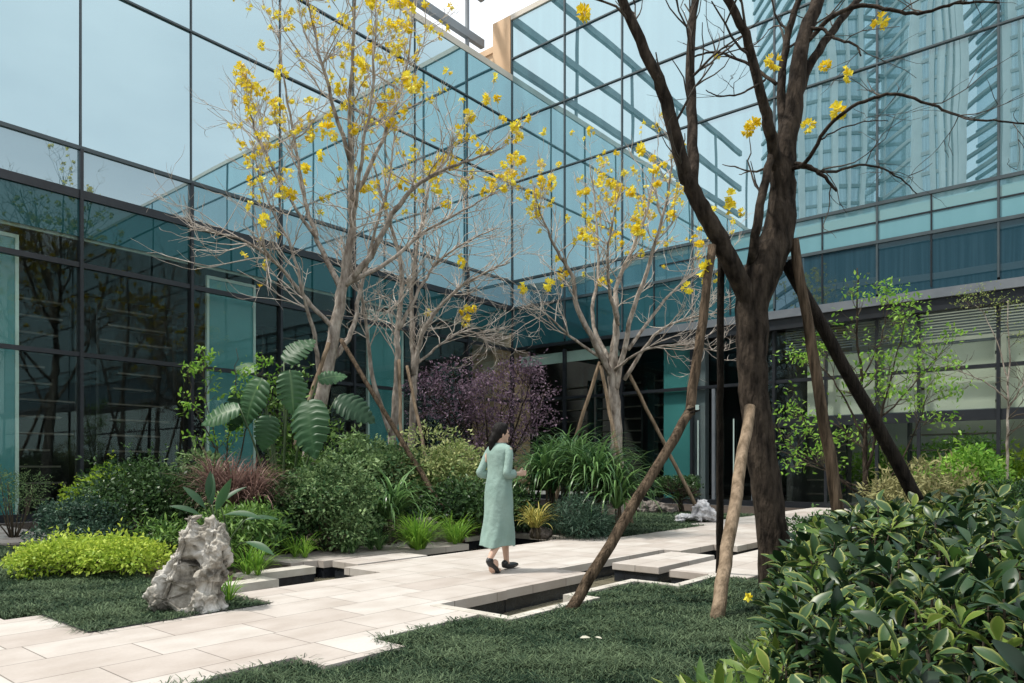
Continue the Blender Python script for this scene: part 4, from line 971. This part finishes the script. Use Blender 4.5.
shrub("golden_shrub", "bright yellow-green low spreading shrub on the left lawn", "shrub", gpt(92, 7.95), .88, .62, .40, .05, 8000, M['yellow'], T_SMALL, 34, flat=.5, lumpr=.42, seed=1)
shrub("round_shrub", "blue-green rounded shrub just behind the yellow-green low shrub", "shrub", gpt(82, 9.3), .60, .5, .80, .045, 7000, M['bgreen'], T_SMALL, 16, zlo=.3, lumpr=.30, seed=2)
shrub("round_shrub", "larger dark green rounded shrub between the blue-green shrub and the upright rock", "shrub", gpt(146, 10.3), .85, .75, 1.30, .06, 12000, M['dgreen'], T_SMALL, 20, lumpr=.34, seed=3)
shrub("lime_shrub", "small lime-yellow shrub peeping out above the dark rounded shrubs", "shrub", gpt(102, 11.4), .55, .5, 1.34, .06, 5200, M['golden2'], T_SMALL, 12, lumpr=.30, seed=4)
shrub("wispy_shrub", "wispy pale green plant at the far left edge in front of the teal partition", "plant", gpt(14, 12.0), .55, .5, 1.5, .045, 1700, M['grey'], T_LANCE, 16, zlo=.2, lumpr=.30, seed=5)
shrub("fern_plant", "low ferny plants at the foot of the dark rounded shrub", "plant", gpt(170, 9.0), .42, .3, .5, .09, 900, M['green'], T_LANCE, 9, lumpr=.4, seed=6)
clump("russet_grass", "mop of thin reddish-brown leaves left of the big lobed leaf", "plant", gpt(237, 9.6), 190, .66, .014, 1.7, M['brown'], heads=6, rad=.34, seed=3, stemh=.78)
# lobed-leaf plant
def lobed(seed, n=72, lob=8):
    r = np.random.default_rng(seed); V = []; E = []; dep = .12 + .55*r.random((2, lob+2))**1.6; ph = r.random(2)*.5; ln = .85 + .3*r.random((2, lob+2))
    for i in range(n+1):
        s = i/n; ww = .37*(math.sin(math.pi*min(1, .14+.86*s))**.75)*(1.10-.40*s); row = []
        for sd_ in (0, 1):
            x = lob*s + ph[sd_]; k = int(round(x)); w_ = ww*(1 + (ln[sd_][int(x)]-1)*.6)
            w_ *= 1 - (dep[sd_][min(k, lob+1)]*max(0, math.cos(2*math.pi*x))**9 if s > .07 else 0)
            row.append(.01 if i == n else w_)
        z = -.34*s*s; a_, b_ = row; wv = .015*math.sin(2*math.pi*lob*s)
        V += [(-a_, s+.20*a_, z-.16*a_+wv), (-a_*.5, s+.08*a_, z+.06*a_+wv*.5), (0, s, z-.015), (b_*.5, s+.08*b_, z+.06*b_-wv*.5), (b_, s+.20*b_, z-.16*b_-wv)]; E += [0, .2, 1, .2, 0]
    Fa = [(i*5+k, i*5+k+1, i*5+k+6, i*5+k+5) for i in range(n) for k in range(4)]
    return np.array(V), np.array(Fa), np.array(E, float)
T_LOB = [lobed(k) for k in range(6)]
def leaf_plant(name, label, cat, base, leaves, mat, T, stemr=.016, part="leaf", group=None):
    """leaves: (attach point, direction, normal, length); each leaf on its own stalk from the base"""
    base = np.asarray(base, float); t = empty(name, base, label, cat, group)
    for li, (p, d, nrm, Ln) in enumerate(leaves):
        p = np.asarray(p, float)
        V, Fa, at = scatter(T[li % len(T)] if isinstance(T, list) else T, p[None], np.array([d], float), np.array([nrm], float), [Ln*(1.0 if Ln > .55 else .9)], np.array([random.random()]))
        lo = mesh_obj(part, V, Fa, mat, t, attrs=at)
        b0 = base + np.array([random.gauss(0, .06), random.gauss(0, .06), 0]); mid = (b0+p)/2 + np.array([0, 0, .12*np.linalg.norm(p-b0)])
        st = MB(); st.tube(crom([b0, mid, p], 5), np.linspace(stemr, stemr*.5, 11), 6); st.build("stalk", M['gstem'], lo, smooth=True)
    return t
YP = 10.3
lv = [(P(308, 400, 9.8), (.12, -.55, -.85), (-.25, -.72, .65), .80), (P(336, 398, 10.2), (.85, -.2, -.35), (.1, -.8, .6), .62), (P(262, 378, 10.4), (-.45, -.2, -.85), (-.3, -.9, .3), .72),
      (P(284, 362, 10.6), (.35, .1, .45), (-.2, -.85, .35), .58), (P(240, 408, 10.2), (-.95, -.2, -.2), (.1, -.75, .65), .58), (P(290, 370, 10.2), (.15, -.2, -.9), (.3, -.9, .2), .62),
      (P(255, 372, 10.9), (-.55, .2, .3), (.1, -.8, .55), .5), (P(318, 380, 10.8), (.8, .2, .35), (-.2, -.8, .5), .48), (P(270, 415, 10.0), (-.15, -.2, -.9), (.25, -.9, .2), .55), (P(246, 392, 10.6), (-.25, -.2, -.8), (.4, -.85, .2), .6)]
leaf_plant("lobed_leaf_plant", "tall plant with huge deeply lobed leaves under the left flowering tree", "plant", gpt(283, YP), lv, M['philo'], T_LOB, .02)
T = Tree(21)
for pts in ([(222, 510, 10.9), (216, 440, 10.8), (205, 395, 10.7), (203, 352, 10.6)], [(222, 510, 10.9), (228, 440, 10.8), (234, 395, 10.7), (236, 348, 10.6)], [(224, 510, 10.9), (246, 430, 10.8), (258, 385, 10.7), (262, 350, 10.6)], [(222, 480, 10.9), (212, 440, 10.6), (196, 410, 10.5), (188, 368, 10.4)]):
    q, rr = T.limb(pts, .014, .004, 5, wob=.02); T.grow(q, rr, 14, .28, 0, .1, lo=.25)
t = T.finish("climbing_shrub", "thin shrub with bright lime leaves behind the big lobed leaves", gpt(222, 10.9), M['stem'], M['stem']); t['category'] = "shrub"
leafy(T, t, 650, M['lime'], .075, rad=.06, seed=8)
T = Tree(22)
for pts in ([(300, 500, 11.2), (296, 450, 11.1), (290, 400, 11), (296, 370, 10.9)], [(300, 500, 11.2), (312, 450, 11.1), (320, 420, 11)], [(300, 490, 11.2), (284, 440, 11.1), (272, 395, 11)]):
    q, rr = T.limb(pts, .02, .006, 5, wob=.02); T.grow(q, rr, 14, .35, 0, .1, lo=.2)
t = T.finish("undergrowth_shrub", "green leafy shrub half hidden behind the stalks of the big lobed leaves", gpt(300, 11.2), M['stem'], M['stem']); t['category'] = "shrub"
leafy(T, t, 1300, M['green'], .085, rad=.14, seed=9)
shrub("leafy_shrub", "fresh green shrub filling the gap below the lobed leaves, right of the reddish mop", "shrub", gpt(288, 10.7), .55, .45, 1.75, .08, 3600, M['green'], T_LANCE, 15, zlo=.25, lumpr=.22, seed=71)
shrub("leafy_shrub", "fresh green shrub behind the upright rock, below the reddish mop", "shrub", gpt(238, 8.7), .55, .4, .78, .08, 3600, M['green'], T_LANCE, 13, zlo=.1, lumpr=.34, seed=72)
shrub("leafy_shrub", "pale green shrub behind the small-leaved bush, left of the slanting brown pole", "shrub", gpt(350, 12.0), .6, .5, 1.95, .08, 3800, M['grey'], T_OVAL, 14, zlo=.3, lumpr=.26, seed=73)
lv = [(P(208, 500, 7.6), (.1, -.1, .9), (.3, -.9, .1), .33), (P(216, 510, 7.5), (.35, -.3, .5), (.5, -.6, .6), .42), (P(205, 508, 7.7), (-.6, -.1, .8), (.5, -.7, .6), .36), (P(224, 515, 7.5), (.95, -.25, .15), (-.1, -.4, .9), .45),
      (P(220, 505, 7.8), (.6, .2, .7), (-.4, -.6, .6), .36), (P(246, 542, 7.4), (.8, -.4, -.1), (.1, -.5, .85), .40), (P(200, 515, 7.8), (-.8, -.2, .45), (.4, -.5, .8), .36), (P(245, 520, 7.9), (.9, .1, .2), (0, -.5, .9), .38), (P(212, 505, 8.0), (-.1, .1, 1), (.1, -1, .2), .4)]
leaf_plant("paddle_leaf_plant", "plant with long glossy paddle-shaped leaves right behind the upright rock", "plant", gpt(222, 7.9), lv, M['philo'], template(8, .26, .35, .25, peak=.5), .012)
for i, (px, Y, n, Ln, lab) in enumerate([(252, 7.7, 130, .42, "bright green grassy plant between the upright rock and the left pond"), (222, 6.25, 70, .24, "small bright grass tuft growing at the right foot of the upright rock"), (300, 9.2, 90, .36, "bright green grassy plant below the dark rounded bush by the cream slabs"),
      (418, 10.2, 420, .55, "bright green grass tuft on the edge of the far pond, left of the walking person"), (455, 11.0, 240, .45, "smaller bright grass tuft right of the larger one, beside the walking person"), (375, 10.1, 160, .38, "dull green grass tuft left of the bright one"), (348, 9.7, 130, .36, "short green grass tuft at the foot of the small-leaved bush")]):
    clump("grass_tuft", lab, "grass", gpt(px, Y), n // (3 if n > 200 else 2), Ln, .010, 1.5, M['bgrass'] if i not in (5, 6) else M['strap'], "grass tufts along the path", heads=3 if n > 200 else 2, rad=.16 if n > 200 else .12, seed=i+5)
shrub("rounded_bush", "small-leaved dense bush with grey-green leaves below the big lobed leaf", "shrub", gpt(329, 10.0), .64, .6, 1.42, .055, 11000, M['grey'], T_SMALL, 22, lumpr=.30, seed=8)
shrub("cream_bush", "cream and pale green variegated bush left of the person's head", "shrub", gpt(430, 13.0), 1.05, .8, 1.95, .075, 11000, M['cream'], T_SMALL, 24, zlo=.3, lumpr=.30, seed=9)
shrub("cream_bush", "paler cream-edged bush behind the small-leaved bush, below the slanting brown pole's upper half", "shrub", gpt(376, 12.8), .9, .7, 1.85, .07, 9000, M['grey'], T_OVAL, 18, zlo=.3, lumpr=.32, seed=10)
shrub("dark_bush", "dark green bush left of the person at hip height", "shrub", gpt(462, 12.1), .85, .6, 1.0, .07, 7000, M['dgreen'], T_OVAL, 18, lumpr=.34, seed=11)
shrub("dark_bush", "dark green bush behind the pond, partly hidden by the person", "shrub", gpt(505, 12.8), .6, .6, 1.0, .07, 4500, M['dgreen'], T_OVAL, 14, lumpr=.34, seed=12)
shrub("dark_bush", "low dark bush between the grass tufts and the small-leaved bush", "shrub", gpt(345, 11.2), 1.0, .5, .8, .06, 6500, M['dgreen'], T_SMALL, 16, lumpr=.36, seed=13)
shrub("dark_bush", "dark bush in the shade below the lobed-leaf plant", "shrub", gpt(268, 9.9), .8, .5, 1.05, .06, 6000, M['dgreen'], T_OVAL, 15, lumpr=.36, seed=14)
shrub("grey_bush", "pale green leafy bush left of the reddish-brown mop", "shrub", gpt(203, 10.8), .6, .5, 1.55, .08, 5200, M['grey'], T_OVAL, 13, lumpr=.32, seed=15)
clump("strap_plant", "dark strap-leaved plant right of the small-leaved bush", "plant", gpt(390, 11.0), 70, .85, .036, 2.3, M['strap'], "strap-leaved plants", heads=3, rad=.2, seed=31, stemh=.35)
for i, (px, Y, hgt, lab) in enumerate([(545, 13.2, .75, "strap-leaved plant just right of the person's hand"), (572, 13.6, .9, "tall strap-leaved plant second from the person"), (592, 12.6, .7, "strap-leaved plant with sunlit heart in the middle of the row"), (613, 12.6, .55, "drooping strap-leaved plant at the right end of the row"), (560, 14.6, .95, "strap-leaved plant at the back of the row")]):
    clump("strap_plant", lab, "plant", gpt(px, Y), 85, 1.0, .040, 2.5, M['strap'], "strap-leaved plants", heads=4, rad=.26, seed=40+i, stemh=hgt)
clump("striped_plant", "small yellow-striped plant beside the person's hem", "plant", gpt(536, 11.75), 45, .42, .022, 1.6, M['strip'], heads=3, rad=.12, seed=50, stemh=.2)
shrub("feathery_shrub", "feathery dark green low shrub under the strap-leaved plants", "shrub", gpt(580, 11.9), .55, .4, .62, .10, 6500, M['bgreen'], (np.array([(0,0,0),(-.05,.5,.0),(0,1,-.1),(.05,.5,0)]), np.array([(0,1,2,3)]), np.array([0,1,1,1.])), 14, lumpr=.42, seed=16)
# low pine by the far wall
T = Tree(30)
for a in range(7):
    T.grow(*T.limb([(683, 515, 18.8), (680, 500, 18.8), (660 + a*6.5, 484 + abs(a-3)*2, 18.8 + random.uniform(-.5, .5))], .05, .015, 6), 8, .5, 1, .05, lo=.5)
t = T.finish("low_pine", "small cloud-shaped pine in front of the glass doors, above the brown rock", gpt(683, 18.8), M['bark_dark'], M['stem'])
c = np.array([P(656 + 42*random.random(), 478 + 18*random.random(), 18.4 + .9*random.random()) for _ in range(60)])
n = 5200; r = np.random.default_rng(5); idx = r.integers(0, 60, n); pos = c[idx] + unit(r.normal(size=(n, 3)))*r.random((n, 1))*.17*np.array([1, 1, .6])
V, Fa, at = scatter(T_SMALL, pos, unit(r.normal(size=(n, 3)) + np.array([0, 0, .5])), rdir(n), .07, r.random(n)); mesh_obj("foliage", V, Fa, M['dgreen'], t, attrs=at)
# right-hand bed
shrub("dry_shrub", "brownish upright twiggy grass-like shrub between the glossy bush and the blinds", "shrub", gpt(925, 11.0), .9, .6, 1.25, .10, 3600, M['dry'], T_LANCE, 20, zlo=.2, lumpr=.34, seed=17)
shrub("clipped_shrub", "dark rounded clipped shrub at the right edge by the slender sapling", "shrub", gpt(1000, 11.3), .75, .6, .95, .05, 7500, M['dgreen'], T_SMALL, 16, lumpr=.36, seed=18)
shrub("green_shrub", "mid green leafy shrub beside the blinds, right of the lime-green sapling", "shrub", gpt(968, 12.8), .8, .6, 1.75, .09, 3200, M['lime'], T_OVAL, 16, zlo=.3, lumpr=.28, seed=19)
shrub("low_shrub", "low dark shrub behind the glossy bush, at the foot of the lime-green sapling", "shrub", gpt(830, 10.2), .55, .5, .55, .06, 3500, M['dgreen'], T_OVAL, 10, lumpr=.4, seed=20)

for i, (u, w_, h_, lab) in enumerate([(26.2, 5.6, 1.9, "leafy green shrub seen through the glass under the blind left of the sapling"), (26.8, 3.6, 2.3, "bright green shrub seen through the glass behind the lime-green sapling"), (26.4, 1.8, 2.0, "leafy green shrub seen through the glass near the right edge"), (28.5, -.2, 2.3, "tall green shrub seen through the glass at the right edge")]):
    shrub("garden_shrub", lab, "shrub", uw(u, w_), 1.3, 1.3, h_, .14, 3400, M['lime'] if i != 2 else M['golden2'], T_OVAL, 14, group="shrubs in the court beyond the glass corridor", lumpr=.34, seed=60+i)
# ------------------------------------------------------------------ the glossy bush in front
M['gloss'] = leafmat("glossy_dark_leaves", (.006, .022, .010), (.042, .095, .030), .36, .14, edge=(.40, .42, .11), spec=.36)
M['gloss2'] = leafmat("young_glossy_leaves", (.05, .12, .025), (.20, .28, .05), .38, .3, edge=(.50, .50, .16), spec=.3)
def inside(poly, x, y):
    c = False; j = len(poly)-1
    for i in range(len(poly)):
        if (poly[i][1] > y) != (poly[j][1] > y) and x < (poly[j][0]-poly[i][0])*(y-poly[i][1])/(poly[j][1]-poly[i][1])+poly[i][0]: c = not c
        j = i
    return c
def edged(poly, x, y):
    m = 9
    for i in range(len(poly)):
        a = np.array(poly[i]); b = np.array(poly[(i+1) % len(poly)]); t_ = np.clip(np.dot(np.array([x, y])-a, b-a)/np.dot(b-a, b-a), 0, 1); m = min(m, np.linalg.norm(a+(b-a)*t_-np.array([x, y])))
    return m
def broadleaf(label, poly, hfun, spacing, leaf, seed, mat, mat2, frac2=.12, T=T_OBOV, name="broadleaf_bush"):
    r = np.random.default_rng(seed); xs = [p[0] for p in poly]; ys = [p[1] for p in poly]
    base = np.array([np.mean(xs), np.mean(ys), 0]); t = empty(name, base, label, "shrub")
    pos = []; D = []; N_ = []; S_ = []; yo = []; st = MB()
    y = min(ys)
    while y < max(ys):
        x = min(xs)
        while x < max(xs):
            px_, py_ = x + r.uniform(-.5, .5)*spacing, y + r.uniform(-.5, .5)*spacing; x += spacing
            if not inside(poly, px_, py_): continue
            e = edged(poly, px_, py_); hz = hfun(px_, py_)*min(1, .38 + .62*math.sin(min(1, e/.85)*math.pi/2))
            hz *= .86 + .3*noise.noise(Vector((px_*1.9, py_*1.9, seed))) + r.uniform(-.06, .1)
            for layer in range(3):
                z = hz*(1, .74, .45)[layer]*(r.uniform(.94, 1.05)); c = np.array([px_ + r.normal()*.05*layer, py_ + r.normal()*.05*layer, z])
                k = r.integers(6, 10) if layer == 0 else r.integers(3, 6); ts = r.uniform(.62, 1.3) if layer == 0 else .8; ax = unit(np.array([r.normal()*.28, r.normal()*.28 - (.12 if e < .5 else 0), 1])); a0 = r.random()*6.28; young = r.random() < frac2 and layer == 0
                for q in range(k):
                    a = a0 + q*2.4; el = .25 + .75*(q/k) + r.normal()*.15
                    rad = np.array([math.cos(a), math.sin(a), 0]); d = unit(rad*math.cos(el*1.25) + ax*math.sin(el*1.25)); nn = unit(ax*math.cos(el) - rad*math.sin(el) + r.normal(size=3)*.42)
                    pos.append(c + d*.015 - np.array([0, 0, .05*(1-q/k)])); D.append(d); N_.append(nn); S_.append(leaf*ts*r.uniform(.55, 1.2)*(.8 if young else 1)); yo.append(young)
                if layer == 0: st.tube([(px_ + r.normal()*.05, py_ + r.normal()*.05, 0), (px_ + r.normal()*.03, py_, z*.5), tuple(c)], [.012, .009, .005], 5, cap=False)
        y += spacing
    pos = np.array(pos); D = np.array(D); N_ = np.array(N_); S_ = np.array(S_); yo = np.array(yo)
    V, Fa, at = scatter(T, pos[~yo], D[~yo], N_[~yo], S_[~yo], r.random((~yo).sum())); mesh_obj("foliage", V, Fa, mat, t, attrs=at)
    V, Fa, at = scatter(T, pos[yo], D[yo], N_[yo], S_[yo], r.random(yo.sum())); mesh_obj("young_leaves", V, Fa, mat2, t, attrs=at)
    if name == 'broadleaf_bush': st.build("stems", M['stem'], t, smooth=True)
    return t
POLY = [(.98, 2.15), (1.05, 3.2), (1.75, 4.7), (2.15, 6.0), (2.9, 7.2), (4.2, 7.9), (6.6, 7.9), (6.6, 5.0), (4.5, 3.4), (3.2, 2.15)]
broadleaf("big glossy dark green bush with pale leaf margins filling the lower right corner", POLY, lambda x, y: min(.83, .46 + (y-2.2)*.125), .130, .140, 3, M['gloss'], M['gloss2'], .17)
POLY2 = [(.62, 2.35), (.72, 3.2), (1.0, 3.55), (1.5, 4.3), (1.62, 4.2), (1.08, 3.1), (1.0, 2.2)]
broadleaf("low fringe of narrow yellow-edged leaves at the lawn side of the glossy bush", POLY2, lambda x, y: .36, .12, .13, 4, M['gloss2'], M['gloss2'], .3, T_LANCE, "variegated_shrub")
def fallen(label, p, s, mat, seed, cat="petal", name="fallen_flower"):
    V, Fa, A = floret_cluster(seed, .02, 3, .03); V = np.array(V)*s
    tag(mesh_obj(name, V + np.asarray(p), Fa, mat, None, p, attrs={'rnd': A}), label, cat)
fallen("yellow fallen blossom caught on the low fringe beside the thick trunk", P(748, 597, 4.5), .7, M['flower'], 91, "flower")
M['petalw'] = leafmat("pale_fallen_leaf", (.55, .52, .42), (.62, .6, .5), .6, .2)
for i, (px, py, lab) in enumerate([(580, 638, "larger pale fallen leaf on the front lawn"), (595, 637, "smaller pale fallen leaf on the front lawn, right of the larger")]):
    q = gpt(px, F*(EYE-.05)/(py-HOR), .05); V, Fa, at = scatter(T_OVAL, q[None], np.array([[.8, .3 - i*.9, .1]]), np.array([[.1, -.3, 1]]), [.075-.025*i], np.array([.5])); tag(mesh_obj("fallen_leaf", V, Fa, M['petalw'], None, q, attrs=at), lab, "leaf")

# ------------------------------------------------------------------ the walking person
M['skin'] = noisy("skin", (.52, .34, .25), (.58, .38, .29), 4, .5)
M['dress'] = noisy("pale_green_cloth", (.22, .325, .29), (.28, .39, .35), 3, .85, .3, 14, spec=.1)
M['hair'] = noisy("black_hair", (.008, .007, .007), (.016, .014, .013), 20, .6, .5, 40, stretch=(1, 1, .2), spec=.15)
M['shoe'] = noisy("black_leather", (.010, .010, .011), (.016, .016, .017), 6, .35)
pb_ = gpt(499, 8.05); per = empty("person", pb_, "person in a long pale green dress with dark tied hair walking along the cream path", "person", rz=THETA-.1); per.scale = (.93, .91, 1.0)
b = MB()
def cap(*pr, n=12):
    pts = [np.array(p[:3], float) for p in pr]; b.tube(pts, [p[3] for p in pr], n)
    for p in pr: b.ell(p[:3], (p[3],)*3, 12, 8)
cap((0, .085, .84, .085), (.17, .08, .48, .052), (.165, .08, .40, .054), (.20, .08, .10, .034)); b.ell((.27, .08, .035), (.125, .04, .032)); b.ell((.20, .08, .06), (.05, .036, .05))
cap((0, -.085, .84, .085), (.03, -.085, .46, .052), (-.04, -.085, .40, .054), (-.235, -.09, .16, .034)); b.ell((-.17, -.09, .08), (.07, .036, .085), rot=Matrix.Rotation(.75, 3, 'Y')); b.ell((-.11, -.09, .03), (.06, .038, .026))
b.ell((0, 0, .90), (.115, .165, .13)); b.ell((.01, 0, 1.08), (.095, .13, .14)); b.ell((.015, 0, 1.24), (.105, .155, .15)); cap((0, -.15, 1.345, .05), (0, .15, 1.345, .05)); cap((0, 0, 1.34, .055), (.02, 0, 1.45, .046))
for sgn, el, wr in ((-1, (-.07, -.215, 1.08), (.17, -.17, 1.09)), (1, (-.12, .21, 1.09), (.10, .15, 1.06))):
    cap((0, sgn*.175, 1.335, .045), el + (.036,), wr + (.024,)); w0 = np.array(wr); f = unit(w0-np.array(el)); up_ = np.array([0, 0, 1.]); sd_ = np.cross(up_, f)
    b.ell(w0 + f*.045, (.045, .022, .036))
    for k in range(4):      # curled fingers, then the thumb off the palm's side
        q = w0 + f*.082 + up_*(.027-.018*k); l1 = (.030, .034, .031, .024)[k]; cap(tuple(q) + (.0085,), tuple(q + f*l1 - sd_*sgn*-.004) + (.008,), tuple(q + f*(l1+.012) + sd_*(-sgn)*-.022) + (.007,), n=7)
    q = w0 + f*.03 + up_*.03; cap(tuple(q) + (.010,), tuple(q + f*.03 + up_*.022) + (.009,), tuple(q + f*.055 + up_*.024) + (.008,), n=7)
HR = Matrix.Rotation(-.35, 3, 'Z'); HC = np.array([.035, 0, 1.535])
def hp(x, y, z): return HC + np.array(HR @ Vector((x, y, z)))
b.ell(HC, (.092, .072, .108), 16, 12, HR); b.ell(hp(.025, 0, -.045), (.062, .054, .068), 14, 10, HR); b.ell(hp(.098, 0, -.018), (.018, .012, .022), 8, 6, HR); b.ell(hp(.082, 0, -.055), (.014, .024, .010), 8, 6, HR); b.ell(hp(.080, 0, -.09), (.018, .02, .016), 8, 6, HR)
for s_ in (-1, 1): b.ell(hp(-.005, s_*.073, -.015), (.016, .009, .028), 8, 6, HR); b.ell(hp(.076, s_*.030, .018), (.016, .024, .010), 8, 6, HR)
V, N, Fa = remeshed(b, .0085, 3); mesh_obj("body", V, Fa, M['skin'], per, local=True)
for s_ in (-1, 1):
    e = MB(); e.ell(hp(.083, s_*.030, 0), (.009, .013, .008), 8, 6, HR); mesh_obj("eye", e.v, e.f, M['shoe'], per, local=True)
# dress
rings = [(1.425, .02, .058, .062), (1.40, .015, .075, .115), (1.365, .01, .100, .185), (1.30, .012, .120, .180), (1.22, .015, .125, .172), (1.10, .012, .124, .166), (.98, .0, .135, .176), (.88, -.005, .142, .182), (.74, .0, .150, .180), (.58, .005, .165, .174), (.44, .005, .182, .168), (.32, .0, .198, .162), (.285, -.005, .202, .162)]
V = []; nr_ = 40
rr_ = crom([(z, cx, a, c_) for z, cx, a, c_ in rings], 3)
for (z, cx, a, c_) in rr_:
    for k in range(nr_):
        th = 2*math.pi*k/nr_; fold = 1 + (.085*math.sin(5*th + z*4) + .05*math.sin(9*th - z*7))*max(0, min(1, (1.0-z)/.6)) + .05*noise.noise(Vector((math.cos(th)*3, math.sin(th)*3, z*7)))
        V.append((cx + a*fold*math.cos(th) - .06*max(0, .8-z)*(1 if math.cos(th) < 0 else -.3), c_*fold*math.sin(th), z + .012*math.sin(3*th)*(1 if z < .35 else 0)))
Fa = [(i*nr_+k, i*nr_+(k+1) % nr_, (i+1)*nr_+(k+1) % nr_, (i+1)*nr_+k) for i in range(len(rr_)-1) for k in range(nr_)]
d_ = mesh_obj("dress", V, Fa, M['dress'], per, local=True); so = d_.modifiers.new("s", 'SOLIDIFY'); so.thickness = .006
for sgn, el, wr in ((-1, (-.07, -.215, 1.08), (.17, -.17, 1.09)), (1, (-.12, .21, 1.09), (.10, .15, 1.06))):
    m_ = MB(); el = np.array(el); wr = np.array(wr); pts = crom([(0, sgn*.13, 1.365), (-.01, sgn*.19, 1.30), tuple((el*.75+np.array([0, sgn*.18, 1.33])*.25)), tuple(el), tuple(el*.45+wr*.55)], 4)
    m_.tube(pts, np.interp(np.linspace(0, 1, len(pts)), [0, .3, .7, 1], [.050, .049, .046, .050]), 14, cap=False, jit=.05)
    s_ = mesh_obj("sleeve", m_.v, m_.f, M['dress'], d_, local=True); so = s_.modifiers.new("s", 'SOLIDIFY'); so.thickness = .005
h_ = MB(); h_.ell(hp(-.018, 0, .022), (.098, .084, .108), 16, 12, HR); h_.ell(hp(-.075, 0, -.03), (.055, .066, .075), 12, 8, HR); h_.ell(hp(.03, 0, .075), (.06, .066, .045), 12, 8, HR)
h_.tube([hp(-.095, 0, -.04), hp(-.125, .0, -.10), hp(-.125, 0, -.17), hp(-.11, 0, -.25)], [.05, .045, .035, .012], 10)
V, N, Fa = remeshed(h_, .009, 2); mesh_obj("hair", V, Fa, M['hair'], per, local=True)
for (c0, rt_, sg) in (((.265, .08, .038), 0, 1), ((-.175, -.09, .068), .66, -1)):
    m_ = MB(); RR = Matrix.Rotation(rt_, 3, 'Y'); m_.ell(c0, (.145, .047, .036), 14, 8, RR); q = np.array(c0) + np.array(RR @ Vector((-.09, 0, .025))); m_.ell(q, (.05, .043, .045), 12, 8, RR)
    V, N, Fa = remeshed(m_, .008, 2); V[:, 2] = np.maximum(V[:, 2], .001); mesh_obj("shoe", V, Fa, M['shoe'], per, local=True)
